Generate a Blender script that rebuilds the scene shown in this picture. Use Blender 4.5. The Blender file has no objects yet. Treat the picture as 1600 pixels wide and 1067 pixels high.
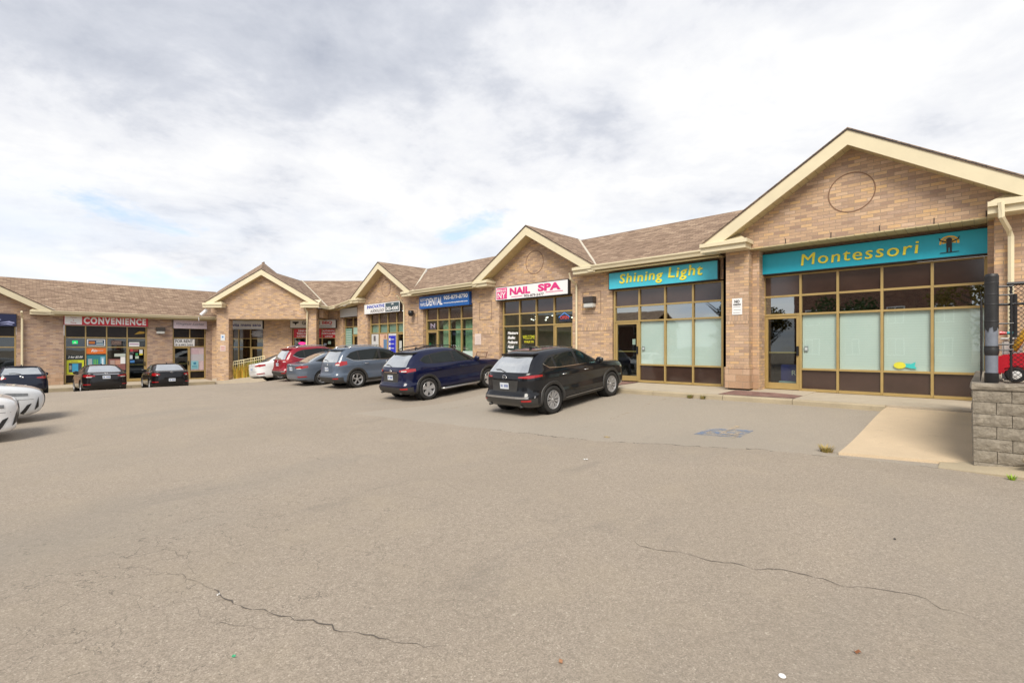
import bpy, bmesh, math, random
from mathutils import Vector, Matrix
random.seed(7)
S = bpy.context.scene
COL = S.collection
PI = math.pi
# ---------------------------------------------------------------- camera, sky, sun, exposure
# the eye is at z = 0; the asphalt under it lies 1.75 m lower
cam = bpy.data.cameras.new('camera'); co = bpy.data.objects.new('camera', cam); COL.objects.link(co)
co.location = (0, 0, 0); co.rotation_euler = (PI/2, 0, math.radians(44.2))
cam.lens = 17.145; cam.sensor_width = 36; cam.shift_y = 0.0053; cam.clip_end = 3000; cam.clip_start = 0.05
S.camera = co
S.view_settings.view_transform = 'Standard'; S.view_settings.look = 'None'
S.view_settings.exposure = 1.42; S.view_settings.gamma = 1; S.view_settings.use_curve_mapping = False
SUN_EL, SUN_AZ = math.radians(46), math.radians(150)     # azimuth clockwise from +Y
W = bpy.data.worlds.new("World"); S.world = W; W.use_nodes = True
nt = W.node_tree; nt.nodes.clear()
def wn(t, **k):
    n = nt.nodes.new(t)
    for a, b in k.items(): setattr(n, a, b)
    return n
out = wn('ShaderNodeOutputWorld')
sky = wn('ShaderNodeTexSky', sky_type='NISHITA', sun_disc=False); sky.sun_elevation = SUN_EL; sky.sun_rotation = SUN_AZ
tc = wn('ShaderNodeTexCoord'); sep = wn('ShaderNodeSeparateXYZ'); nt.links.new(tc.outputs['Generated'], sep.inputs[0])
def wm(op, a, b=None, c=None):
    n = wn('ShaderNodeMath', operation=op)
    for i, v in enumerate((a, b, c)):
        if v is None: continue
        if isinstance(v, (int, float)): n.inputs[i].default_value = v
        else: nt.links.new(v, n.inputs[i])
    return n.outputs[0]
zz = wm('ADD', wm('MAXIMUM', sep.outputs[2], 0.0), 0.16)
cx = wm('DIVIDE', sep.outputs[0], zz); cy = wm('DIVIDE', sep.outputs[1], zz)
cb = wn('ShaderNodeCombineXYZ'); nt.links.new(cx, cb.inputs[0]); nt.links.new(cy, cb.inputs[1])
def wnoise(scale, det, rough, dist=0, off=0):
    mp = wn('ShaderNodeMapping'); mp.inputs['Location'].default_value = (off, off*.7, off*.3)
    nt.links.new(cb.outputs[0], mp.inputs[0])
    n = wn('ShaderNodeTexNoise'); n.inputs['Scale'].default_value = scale; n.inputs['Detail'].default_value = det
    n.inputs['Roughness'].default_value = rough; n.inputs['Distortion'].default_value = dist
    nt.links.new(mp.outputs[0], n.inputs['Vector']); return n.outputs['Fac']
def wramp(f, stops):
    r = wn('ShaderNodeValToRGB'); nt.links.new(f, r.inputs[0])
    e = r.color_ramp.elements
    e[0].position, e[0].color = stops[0][0], (*stops[0][1], 1); e[1].position, e[1].color = stops[-1][0], (*stops[-1][1], 1)
    for p, c in stops[1:-1]:
        k = e.new(p); k.color = (*c, 1)
    return r.outputs[0]
n1 = wnoise(0.9, 11, .60, .3, 3.1); n2 = wnoise(2.6, 10, .62, .3, 9.0)
cm = wm('ADD', wm('MULTIPLY', n1, .68), wm('MULTIPLY', n2, .32))
# cloud deck is thinner (brighter) low down, thicker and greyer overhead
cm2 = wm('SUBTRACT', cm, wm('MULTIPLY', wm('SUBTRACT', wm('MINIMUM', sep.outputs[2], .6), .36), .34))
ccol = wramp(cm2, [(.32, (.28, .30, .35)), (.435, (.395, .41, .45)), (.50, (.505, .512, .535)), (.59, (.585, .585, .585))])
hz = wm('MULTIPLY', wm('SUBTRACT', 1.0, wm('MINIMUM', wm('MULTIPLY', sep.outputs[2], 3.6), 1.0)), wm('MULTIPLY', wm('SUBTRACT', wnoise(1.1, 7, .55, .2, 33.0), .42), 5.0)); hzc = wn('ShaderNodeClamp'); nt.links.new(hz, hzc.inputs[0])
hm = wn('ShaderNodeMix', data_type='RGBA'); nt.links.new(hzc.outputs[0], hm.inputs[0]); nt.links.new(ccol, hm.inputs[6]); hm.inputs[7].default_value = (.42, .48, .57, 1); ccol = hm.outputs[2]
cover = wramp(wm('ADD', wnoise(1.7, 8, .6, .3, 21.0), wm('MULTIPLY', wm('SUBTRACT', sep.outputs[2], .1), .25)), [(.30, (.4,)*3), (.41, (1,)*3)])
bg1 = wn('ShaderNodeBackground'); bg1.inputs[1].default_value = .08; nt.links.new(sky.outputs[0], bg1.inputs[0])
bg2 = wn('ShaderNodeBackground'); bg2.inputs[1].default_value = .66; nt.links.new(ccol, bg2.inputs[0])
mx = wn('ShaderNodeMixShader'); nt.links.new(cover, mx.inputs[0]); nt.links.new(bg1.outputs[0], mx.inputs[1]); nt.links.new(bg2.outputs[0], mx.inputs[2])
nt.links.new(mx.outputs[0], out.inputs[0])
sl = bpy.data.lights.new('sun', 'SUN'); sl.energy = 1.5; sl.angle = math.radians(28); sl.color = (1, .93, .82)
so = bpy.data.objects.new('sun', sl); COL.objects.link(so)
sd = Vector((math.sin(SUN_AZ)*math.cos(SUN_EL), math.cos(SUN_AZ)*math.cos(SUN_EL), math.sin(SUN_EL)))
so.rotation_euler = sd.to_track_quat('Z', 'Y').to_euler()

# ---------------------------------------------------------------- frames of the three facades: (u along, o outward, z up)
F = Vector((-.697, .717, 0)); R = Vector((.717, .697, 0))
def frA(y0=15.4): return lambda u, o, z: Vector((u, y0 - o, z))
def frB(x0=-38.7): return lambda u, o, z: Vector((x0 + o, u, z))
def frD(d0=34.0): return lambda u, o, z: F*(d0 - o) + R*u + Vector((0, 0, z))
ID = lambda x, y, z: Vector((x, y, z))
def smooth(t): t = max(0, min(1, t)); return t*t*(3 - 2*t)
def ground(x, y):
    lo = -1.75 - .70*smooth((-25 - x)/10)
    lo += .17*smooth((x + 6)/4)*smooth((y - 4)/4) - .20*smooth((-6 - x)/7)*smooth((4 - y)/5)*(1 - smooth((-20 - x)/10))
    zk = -1.42 - .10*smooth((-8 - x)/14) + .03*smooth((x + 8)/6)
    w = 1 - smooth((-27 - x)/7)
    return lo + (zk - lo)*smooth((y - 8.6)/4.5)*w

# ---------------------------------------------------------------- mesh builder
class MB:
    def __init__(s, fr=ID): s.v = []; s.f = []; s.m = []; s.fr = fr; s.cur = 0
    def P(s, *p): s.v.append(s.fr(*p)); return len(s.v) - 1
    def face(s, pts, m=None):
        i = [s.P(*p) for p in pts]; s.f.append(i); s.m.append(s.cur if m is None else m)
    def box(s, u0, u1, o0, o1, z0, z1):
        a = [s.P(u, o, z) for z in (z0, z1) for o in (o0, o1) for u in (u0, u1)]
        for q in ((0, 1, 3, 2), (4, 5, 7, 6), (0, 1, 5, 4), (2, 3, 7, 6), (0, 2, 6, 4), (1, 3, 7, 5)):
            s.f.append([a[k] for k in q]); s.m.append(s.cur)
    def prism(s, poly, o0, o1):            # polygon in (u,z) pushed through o
        n = len(poly); a = [s.P(u, o0, z) for u, z in poly]; b = [s.P(u, o1, z) for u, z in poly]
        s.f += [a[::-1], b]; s.m += [s.cur]*2
        for i in range(n):
            j = (i+1) % n; s.f.append([a[i], a[j], b[j], b[i]]); s.m.append(s.cur)
    def slab(s, pts, t):                   # polygon in 3-D thickened downward
        n = len(pts); a = [s.P(*p) for p in pts]; b = [s.P(p[0], p[1], p[2]-t) for p in pts]
        s.f += [a, b[::-1]]; s.m += [s.cur]*2
        for i in range(n):
            j = (i+1) % n; s.f.append([a[i], b[i], b[j], a[j]]); s.m.append(s.cur)
    def tube(s, pts, r, n=8, cap=True):
        P = [s.fr(*p) for p in pts]; rings = []
        rr = r if isinstance(r, (list, tuple)) else [r]*len(P)
        for i, p in enumerate(P):
            d = (P[min(i+1, len(P)-1)] - P[max(i-1, 0)]).normalized()
            x = d.cross(Vector((0, 0, 1)) if abs(d.z) < .95 else Vector((1, 0, 0))).normalized(); y = d.cross(x)
            base = len(s.v)
            for k in range(n):
                a = 2*PI*k/n; s.v.append(p + (x*math.cos(a) + y*math.sin(a))*rr[i])
            rings.append(base)
        for i in range(len(rings)-1):
            for k in range(n):
                s.f.append([rings[i]+k, rings[i]+(k+1) % n, rings[i+1]+(k+1) % n, rings[i+1]+k]); s.m.append(s.cur)
        if cap:
            s.f.append([rings[0]+k for k in range(n)][::-1]); s.f.append([rings[-1]+k for k in range(n)]); s.m += [s.cur]*2
    def lathe(s, prof, c, ax=(0, 1, 0), n=32):    # prof: (radius, along axis)
        A = Vector(ax).normalized(); X = A.cross(Vector((0, 0, 1)) if abs(A.z) < .9 else Vector((1, 0, 0))).normalized(); Y = A.cross(X); C = Vector(c)
        rings = []
        for (r, h) in prof:
            b = len(s.v)
            for k in range(n):
                a = 2*PI*k/n; q = C + A*h + (X*math.cos(a) + Y*math.sin(a))*max(r, 1e-4); s.v.append(s.fr(*q))
            rings.append(b)
        for i in range(len(rings)-1):
            for k in range(n):
                s.f.append([rings[i]+k, rings[i]+(k+1) % n, rings[i+1]+(k+1) % n, rings[i+1]+k]); s.m.append(s.cur)
    def build(s, name, mats, parent=None, smoothf=False, bevel=0, autos=False, recalc=True):
        me = bpy.data.meshes.new(name); me.from_pydata([tuple(p) for p in s.v], [], s.f)
        if not isinstance(mats, (list, tuple)): mats = [mats]
        for m in mats: me.materials.append(m)
        for p, k in zip(me.polygons, s.m): p.material_index = k
        bm = bmesh.new(); bm.from_mesh(me)
        if recalc: bmesh.ops.recalc_face_normals(bm, faces=bm.faces)
        if bevel: bmesh.ops.bevel(bm, geom=[e for e in bm.edges if e.is_manifold], offset=bevel, segments=2, affect='EDGES', clamp_overlap=True)
        uv = bm.loops.layers.uv.new('UVMap')
        for f in bm.faces:
            n = f.normal
            if abs(n.z) > .97: ux, vx = Vector((1, 0, 0)), Vector((0, 1, 0))
            else:
                ux = Vector((0, 0, 1)).cross(n).normalized(); vx = n.cross(ux)
            for l in f.loops: l[uv].uv = (l.vert.co.dot(ux), l.vert.co.dot(vx))
        bm.to_mesh(me); bm.free()
        if smoothf:
            for p in me.polygons: p.use_smooth = True
            if autos: me.set_sharp_from_angle(angle=math.radians(35))
        o = bpy.data.objects.new(name, me); COL.objects.link(o)
        if parent: o.parent = parent; o.matrix_parent_inverse = parent.matrix_world.inverted() if False else Matrix.Translation(-Vector(parent['_l'])) if '_l' in parent else Matrix()
        return o
def tag(o, label=None, cat=None, group=None, kind=None):
    if label: o['label'] = label
    if cat: o['category'] = cat
    if group: o['group'] = group
    if kind: o['kind'] = kind
    return o
def thing(name, label, cat, loc=(0, 0, 0), group=None):
    """Empty at the thing's base; children are built in world coordinates"""
    o = bpy.data.objects.new(name, None); o.empty_display_size = .3; COL.objects.link(o)
    o.location = loc; o['_l'] = tuple(float(c) for c in loc)
    return tag(o, label, cat, group)
EMPTIES = []

# ---------------------------------------------------------------- materials
def nm(name):
    m = bpy.data.materials.new(name); m.use_nodes = True; t = m.node_tree
    return m, t, t.nodes['Principled BSDF']
def N(t, k, **kw):
    n = t.nodes.new(k)
    for a, b in kw.items(): setattr(n, a, b)
    return n
def L(t, a, b): t.links.new(a, b)
def setc(p, name, v):
    if name in p.inputs: p.inputs[name].default_value = v
def noise(t, scale, det=4, rough=.55, coord='Object', vec=None):
    n = N(t, 'ShaderNodeTexNoise'); n.inputs['Scale'].default_value = scale; n.inputs['Detail'].default_value = det; n.inputs['Roughness'].default_value = rough
    if vec is None:
        c = N(t, 'ShaderNodeTexCoord'); vec = c.outputs[coord]
    L(t, vec, n.inputs['Vector']); return n.outputs['Fac']
def ramp(t, f, stops, interp='LINEAR'):
    r = N(t, 'ShaderNodeValToRGB'); L(t, f, r.inputs[0]); r.color_ramp.interpolation = interp
    e = r.color_ramp.elements
    def c4(c): return (c, c, c, 1) if isinstance(c, (int, float)) else (*c, 1)
    e[0].position, e[0].color = stops[0][0], c4(stops[0][1]); e[1].position, e[1].color = stops[-1][0], c4(stops[-1][1])
    for p, c in stops[1:-1]: k = e.new(p); k.color = c4(c)
    return r.outputs[0]
def mixc(t, fac, a, b, mode='MIX'):
    n = N(t, 'ShaderNodeMix', data_type='RGBA', blend_type=mode)
    for i, v in ((0, fac), (6, a), (7, b)):
        if isinstance(v, (int, float)): n.inputs[i].default_value = v if i == 0 else (v, v, v, 1)
        elif isinstance(v, (tuple, list)): n.inputs[i].default_value = (*v[:3], 1)
        else: L(t, v, n.inputs[i])
    return n.outputs[2]
def bump(t, p, h, strength=.3, dist=.01):
    b = N(t, 'ShaderNodeBump'); b.inputs['Strength'].default_value = strength; b.inputs['Distance'].default_value = dist
    L(t, h, b.inputs['Height']); L(t, b.outputs[0], p.inputs['Normal'])
def plain(name, col, rough=.5, metal=0, var=.12, vs=6, spec=.5, coat=0):
    m, t, p = nm(name); p.inputs['Roughness'].default_value = rough; p.inputs['Metallic'].default_value = metal
    setc(p, 'Specular IOR Level', spec); setc(p, 'Coat Weight', coat); setc(p, 'Coat Roughness', .05)
    f = noise(t, vs, 5)
    c = ramp(t, f, [(.3, tuple(x*(1-var) for x in col)), (.7, tuple(min(1, x*(1+var)) for x in col))])
    L(t, c, p.inputs['Base Color']); return m
def brick_mat(name='brick', bw=.262, bh=.083, mortar=.0065, stops=None, mcol=(.36, .275, .20), grime=True, bstr=.5):
    m, t, p = nm(name); p.inputs['Roughness'].default_value = .9; setc(p, 'Specular IOR Level', .2)
    uvn = N(t, 'ShaderNodeUVMap'); uvn.uv_map = 'UVMap'
    b = N(t, 'ShaderNodeTexBrick'); L(t, uvn.outputs[0], b.inputs['Vector'])
    b.inputs['Color1'].default_value = (0, 0, 0, 1); b.inputs['Color2'].default_value = (1, 1, 1, 1); b.inputs['Mortar'].default_value = (0, 0, 0, 1)
    b.inputs['Scale'].default_value = 1; b.inputs['Mortar Size'].default_value = mortar; b.inputs['Mortar Smooth'].default_value = .15
    b.inputs['Brick Width'].default_value = bw; b.inputs['Row Height'].default_value = bh; b.inputs['Bias'].default_value = 0
    stops = stops or [(0, (.39, .265, .195)), (.2, (.51, .35, .235)), (.4, (.61, .42, .27)), (.58, (.49, .345, .26)), (.78, (.68, .455, .235)), (1, (.63, .465, .34))]
    c = ramp(t, b.outputs['Color'], stops)
    f = noise(t, 22, 3, .6, vec=uvn.outputs[0]); c = mixc(t, .22, c, ramp(t, f, [(.3, .2), (.7, .62)]), 'OVERLAY')
    c = mixc(t, b.outputs['Fac'], c, mcol)
    if grime:
        g = noise(t, .9, 5, .6, vec=uvn.outputs[0]); c = mixc(t, ramp(t, g, [(.35, .22), (.65, 0)]), c, (.20, .15, .12))
    L(t, c, p.inputs['Base Color'])
    inv = N(t, 'ShaderNodeMath', operation='SUBTRACT'); inv.inputs[0].default_value = 1; L(t, b.outputs['Fac'], inv.inputs[1])
    bump(t, p, inv.outputs[0], bstr, .006); return m
M = {}
M['brick'] = brick_mat()
M['brick_pink'] = brick_mat('brick_weathered', stops=[(0, (.30, .21, .18)), (.25, (.43, .295, .23)), (.5, (.51, .37, .285)), (.75, (.52, .34, .22)), (1, (.57, .43, .33))])
M['soldier'] = brick_mat('brick_soldier', .083, .25)
M['rough_brick'] = brick_mat('split_face_brick', .40, .20, .006, stops=[(0, (.44, .28, .175)), (.5, (.52, .345, .23)), (1, (.56, .39, .27))], bstr=.8)
M['shingle'] = brick_mat('asphalt_shingle', .31, .135, .007, stops=[(0, (.20, .138, .098)), (.3, (.265, .185, .132)), (.6, (.30, .213, .152)), (.85, (.335, .24, .17)), (1, (.41, .305, .22))], mcol=(.10, .07, .055), grime=False, bstr=.6)
M['paver'] = brick_mat('red_pavers', .2, .1, .006, stops=[(0, (.16, .08, .075)), (.5, (.25, .13, .11)), (1, (.33, .2, .17))], mcol=(.2, .17, .15))
M['cream'] = plain('cream_aluminium', (.70, .62, .43), .45, var=.05, vs=2)
M['soffit'] = plain('cream_soffit', (.60, .48, .25), .6, var=.06)
def soffit_ribs():
    m, t, p = nm('ribbed_soffit'); p.inputs['Roughness'].default_value = .55; p.inputs['Base Color'].default_value = (.52, .44, .25, 1)
    uvn = N(t, 'ShaderNodeTexCoord'); w = N(t, 'ShaderNodeTexWave', wave_type='BANDS', bands_direction='X', wave_profile='SAW'); w.inputs['Scale'].default_value = 1.6
    L(t, uvn.outputs['Object'], w.inputs['Vector']); r = ramp(t, w.outputs['Fac'], [(0, 0), (.08, 1)]); bump(t, p, r, .8, .012)
    L(t, mixc(t, r, (.3, .25, .14), (.52, .44, .25)), p.inputs['Base Color']); return m
M['ribs'] = soffit_ribs()
M['frame'] = plain('bronze_gold_frame', (.44, .315, .125), .40, .25, .08, 3)
M['spandrel'] = plain('bronze_spandrel_panel', (.055, .033, .026), .10, 0, .2, 1.5, spec=.9)
M['dark'] = plain('dark_interior', (.02, .02, .02), .8)
M['black'] = plain('black_plastic', (.018, .018, .019), .5, var=.3)
M['blackm'] = plain('black_metal', (.02, .02, .022), .35, .2)
M['white'] = plain('white_panel', (.78, .78, .76), .5, var=.03)
M['chrome'] = plain('chrome', (.75, .75, .76), .12, 1, .03)
M['steel'] = plain('brushed_steel', (.5, .5, .5), .35, .9, .1)
def glass_mat(name, tint, refl=.14):
    m, t, p = nm(name); t.nodes.remove(p); o = [n for n in t.nodes if n.type == 'OUTPUT_MATERIAL'][0]
    tr = N(t, 'ShaderNodeBsdfTransparent'); tr.inputs[0].default_value = (*tint, 1)
    gl = N(t, 'ShaderNodeBsdfGlossy'); gl.inputs['Roughness'].default_value = .015; gl.inputs['Color'].default_value = (.92, .96, .95, 1)
    nz = noise(t, 1.3, 2); b = N(t, 'ShaderNodeBump'); b.inputs['Strength'].default_value = .02; b.inputs['Distance'].default_value = .03
    L(t, nz, b.inputs['Height']); L(t, b.outputs[0], gl.inputs['Normal'])
    fr = N(t, 'ShaderNodeLayerWeight'); fr.inputs['Blend'].default_value = .5
    q = N(t, 'ShaderNodeMath', operation='POWER'); L(t, fr.outputs['Facing'], q.inputs[0]); q.inputs[1].default_value = 4.5
    a = N(t, 'ShaderNodeMath', operation='ADD'); L(t, q.outputs[0], a.inputs[0]); a.inputs[1].default_value = refl + .04; a.use_clamp = True
    mx = N(t, 'ShaderNodeMixShader'); L(t, a.outputs[0], mx.inputs[0]); L(t, tr.outputs[0], mx.inputs[1]); L(t, gl.outputs[0], mx.inputs[2])
    L(t, mx.outputs[0], o.inputs[0]); return m
M['glass'] = glass_mat('shop_glass', (.62, .72, .66), .08)
M['spandrel_dark'] = plain('dark_spandrel_panel', (.02, .015, .013), .25, 0, .3, 1.5, spec=.3)
M['glass_refl'] = glass_mat('reflective_glass', (.35, .42, .40), .38)
M['glass_film'] = glass_mat('clear_glass_over_film', (.97, .99, .98), .05)
def film():
    m, t, p = nm('frosted_window_film'); p.inputs['Roughness'].default_value = .45
    c = N(t, 'ShaderNodeTexCoord'); w = N(t, 'ShaderNodeTexWave', bands_direction='Z'); w.inputs['Scale'].default_value = 5; w.inputs['Distortion'].default_value = 1.5; w.inputs['Detail'].default_value = 3
    L(t, c.outputs['Object'], w.inputs['Vector']); n = noise(t, 1.1, 4)
    a = mixc(t, w.outputs['Fac'], (.45, .565, .53), (.48, .60, .56)); L(t, mixc(t, ramp(t, n, [(.3, 0), (.7, .4)]), a, (.56, .66, .62)), p.inputs['Base Color'])
    setc(p, 'Specular IOR Level', .6); setc(p, 'Coat Weight', .5); return m
M['film'] = film()
_c = {}
def col(c, rough=.5, var=.05, metal=0):
    k = (tuple(round(x, 3) for x in c), rough, metal)
    if k not in _c: _c[k] = plain('paint_%d' % len(_c), c, rough, metal, var, 9)
    return _c[k]
def lit(name, c, s):
    m, t, p = nm(name); p.inputs['Base Color'].default_value = (*c, 1); setc(p, 'Emission Color', (*c, 1)); setc(p, 'Emission Strength', s); return m

# ---------------------------------------------------------------- ground
def asphalt():
    m, t, p = nm('worn_asphalt'); p.inputs['Roughness'].default_value = .92; setc(p, 'Specular IOR Level', .25)
    g = N(t, 'ShaderNodeNewGeometry'); pos = g.outputs['Position']; sp = N(t, 'ShaderNodeSeparateXYZ'); L(t, pos, sp.inputs[0])
    fine = noise(t, 150, 4, .8, vec=pos); mid = noise(t, 30, 4, .65, vec=pos); big = noise(t, .35, 5, .6, vec=pos); patch = noise(t, 1.6, 5, .6, vec=pos)
    vo = N(t, 'ShaderNodeTexVoronoi', feature='F1'); vo.inputs['Scale'].default_value = 120; L(t, pos, vo.inputs['Vector'])
    base = ramp(t, fine, [(.30, (.07, .06, .05)), (.42, (.33, .279, .225)), (.58, (.44, .375, .302)), (.70, (.84, .74, .61))])
    st = ramp(t, vo.outputs['Color'], [(.0, (.09, .075, .06)), (.45, (.335, .281, .227)), (.8, (.46, .39, .317)), (1, (.85, .77, .63))])
    base = mixc(t, .5, base, st)
    base = mixc(t, ramp(t, mid, [(.35, .35), (.6, 0)]), base, (.20, .17, .13))
    base = mixc(t, ramp(t, big, [(.35, .28), (.62, 0)]), base, (.27, .23, .18))
    base = mixc(t, ramp(t, patch, [(.5, 0), (.75, .25)]), base, (.43, .36, .265))
    def stain_mask(scale, lo, hi, off):
        mp = N(t, 'ShaderNodeMapping'); mp.inputs['Location'].default_value = (off, off, 0); mp.inputs['Scale'].default_value = (1, .35, 1); mp.inputs['Rotation'].default_value = (0, 0, .6); L(t, pos, mp.inputs[0])
        return ramp(t, noise(t, scale, 5, .6, vec=mp.outputs[0]), [(lo, 0), (hi, 1)])
    base = mixc(t, mixc(t, stain_mask(.45, .5, .72, 4), 0, .45), base, (.27, .245, .21))
    base = mixc(t, mixc(t, stain_mask(1.3, .62, .78, 11), 0, .5), base, (.20, .18, .155))
    def mth(op, a, b):
        n = N(t, 'ShaderNodeMath', operation=op)
        for i, v in enumerate((a, b)):
            if isinstance(v, (int, float)): n.inputs[i].default_value = v
            else: L(t, v, n.inputs[i])
        return n.outputs[0]
    # the stall strip beside the kerb is an older, greyer paving; its edge is ragged
    wob = mth('MULTIPLY', mth('SUBTRACT', noise(t, 2.2, 4, .6, vec=pos), .5), .5)
    edge = mth('SUBTRACT', mth('SUBTRACT', sp.outputs[1], mth('ADD', 8.55, mth('MULTIPLY', sp.outputs[0], .19))), wob)
    xm = mth('GREATER_THAN', sp.outputs[0], -12.0)
    old = mth('MULTIPLY', mth('GREATER_THAN', edge, 0), xm)
    base = mixc(t, mth('MULTIPLY', old, .38), base, (.39, .355, .30))
    seam = mth('MULTIPLY', mth('LESS_THAN', mth('ABSOLUTE', edge, 0), .016), mth('GREATER_THAN', noise(t, 3, 3, .5, vec=pos), .47))
    seam = mth('MULTIPLY', seam, mth('GREATER_THAN', sp.outputs[0], -8))
    base = mixc(t, mth('MULTIPLY', seam, .75), base, (.05, .045, .04))
    # fine alligator cracking in one area
    cw = N(t, 'ShaderNodeTexVoronoi', feature='DISTANCE_TO_EDGE'); cw.inputs['Scale'].default_value = 2.4
    dn = N(t, 'ShaderNodeTexNoise'); dn.inputs['Scale'].default_value = 3.5; dn.inputs['Detail'].default_value = 6; L(t, pos, dn.inputs['Vector'])
    v2 = N(t, 'ShaderNodeVectorMath', operation='SCALE'); L(t, dn.outputs['Color'], v2.inputs[0]); v2.inputs['Scale'].default_value = .55
    v3 = N(t, 'ShaderNodeVectorMath', operation='ADD'); L(t, pos, v3.inputs[0]); L(t, v2.outputs[0], v3.inputs[1]); L(t, v3.outputs[0], cw.inputs['Vector'])
    dv = N(t, 'ShaderNodeVectorMath', operation='DISTANCE'); L(t, pos, dv.inputs[0]); dv.inputs[1].default_value = (-4.55, .95, -1.75)
    area = ramp(t, mth('ADD', dv.outputs['Value'], mth('MULTIPLY', noise(t, 1.0, 3, vec=pos), 1.4)), [(.0, 1), (.45, 1), (1, 0)])
    sc = mth('DIVIDE', mth('ADD', dv.outputs['Value'], 0), 3.2)
    area = ramp(t, sc, [(.25, .5), (1, 0)])
    crack = mth('MULTIPLY', mth('LESS_THAN', cw.outputs['Distance'], .006), area)
    crack = mth('MULTIPLY', crack, mth('GREATER_THAN', noise(t, 2.1, 3, vec=pos), .46))
    base = mixc(t, crack, base, (.045, .04, .035))
    L(t, base, p.inputs['Base Color']); bump(t, p, mth('ADD', fine, mth('MULTIPLY', mid, .6)), .55, .012); return m
M['asphalt'] = asphalt()
def concrete(name, a, b):
    m, t, p = nm(name); p.inputs['Roughness'].default_value = .88; setc(p, 'Specular IOR Level', .3)
    g = N(t, 'ShaderNodeNewGeometry'); pos = g.outputs['Position']
    f = noise(t, 60, 4, .7, vec=pos); h = noise(t, 1.7, 5, .65, vec=pos); k = noise(t, 8, 4, .6, vec=pos)
    c = ramp(t, f, [(.3, tuple(x*.86 for x in a)), (.7, tuple(x*1.1 for x in a))]); c = mixc(t, ramp(t, h, [(.35, .6), (.65, 0)]), c, b)
    c = mixc(t, ramp(t, k, [(.62, 0), (.8, .4)]), c, tuple(x*.6 for x in b))
    L(t, c, p.inputs['Base Color']); bump(t, p, f, .25, .004); return m
M['conc'] = concrete('sidewalk_concrete', (.50, .435, .34), (.40, .34, .265))
M['kerbc'] = concrete('kerb_concrete', (.44, .37, .255), (.31, .26, .185))
M['pad'] = concrete('pad_concrete', (.62, .49, .335), (.53, .42, .285))
def grid_ground():
    xs = sorted(set([-220, -150, -100, -75, -60] + [x*1.0 for x in range(-50, -12)] + [-12 + i*.5 for i in range(0, 40)] + [9, 11, 14, 20, 30, 50, 90, 150, 220]))
    ys = sorted(set([-220, -150, -100, -60, -40, -30, -20, -15] + [-12 + i*.6 for i in range(0, 50)] + [18, 22, 28, 40, 60, 100, 220]))
    b = MB(); idx = {}
    for i, x in enumerate(xs):
        for j, y in enumerate(ys): idx[i, j] = b.P(x, y, ground(x, y) if not (y > 15.9 and x > -30) else ground(x, 15.9) - .02)
    for i in range(len(xs)-1):
        for j in range(len(ys)-1): b.f.append([idx[i, j], idx[i+1, j], idx[i+1, j+1], idx[i, j+1]]); b.m.append(0)
    o = b.build('parking_lot_ground', M['asphalt'], smoothf=True); tag(o, kind='structure')
grid_ground()

def strip(name, pts_in, pts_out, z_in, z_out, m, t=.3):
    b = MB()
    n = len(pts_in)
    for i in range(n-1):
        p = [(*pts_out[i], z_out[i]), (*pts_out[i+1], z_out[i+1]), (*pts_in[i+1], z_in[i+1]), (*pts_in[i], z_in[i])]
        b.slab(p, t)
    o = b.build(name, m); tag(o, kind='structure'); return o
def kz(x): return ground(x, 13.1) + .13
xsA = [-30.6, -28, -26, -23, -20, -17, -14, -11, -8, -6.3, -4.2, -3.35]
strip('sidewalk', [(x, 15.75) for x in xsA], [(x, 13.27) for x in xsA], [max(-1.24, kz(x)+.05) if x > -29 else -1.3 for x in xsA], [kz(x) for x in xsA], M['conc'])
xsR = [-3.35, -1.52, .2, 3, 7]
strip('sidewalk', [(x, 15.75) for x in xsR], [(x, 13.27) for x in xsR], [-1.235]*5, [kz(x)+.0 for x in xsR], M['conc'])
xk = [-30.6, -28, -25, -22, -19, -16, -13, -10, -7, -5, -3.35]
def kerb(name, xs):
    b = MB()
    for i in range(len(xs)-1):
        a, c = xs[i]+.006, xs[i+1]-.006
        za, zc = kz(xs[i]), kz(xs[i+1])
        poly = lambda x, z: [(x, 13.10, z-.5), (x, 13.12, z-.03), (x, 13.15, z), (x, 13.266, z+.001), (x, 13.266, z-.5)]
        p, q = poly(a, za), poly(c, zc); n = 5
        ia = [b.P(*k) for k in p]; ib = [b.P(*k) for k in q]
        b.f += [ia, ib[::-1]]; b.m += [0, 0]
        for k in range(n): b.f.append([ia[k], ib[k], ib[(k+1) % n], ia[(k+1) % n]]); b.m.append(0)
    o = b.build(name, M['kerbc']); tag(o, kind='structure')
kerb('kerb', xk); kerb('kerb', [-3.35, -1.55])
# brick paver apron at the two front doors
def flat(name, poly, m, zf, dz=.004):
    b = MB(); b.face([(x, y, zf(x, y)+dz) for x, y in poly]); o = b.build(name, m, recalc=False); tag(o, kind='structure')
    if o.data.polygons[0].normal.z < 0: o.data.flip_normals()
    return o
def swz(x, y): t = (y-13.27)/(15.75-13.27); return kz(x)*(1-t) + (-1.24)*t
flat('paver_apron', [(-5.2, 13.32), (-3.36, 13.32), (-3.36, 15.3), (-4.6, 15.3), (-4.6, 14.6), (-5.2, 14.6)], M['paver'], swz, .009)
flat('paver_apron', [(-10.0, 13.32), (-8.75, 13.32), (-8.75, 15.38), (-10.0, 15.38)], M['paver'], swz, .012)
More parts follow.
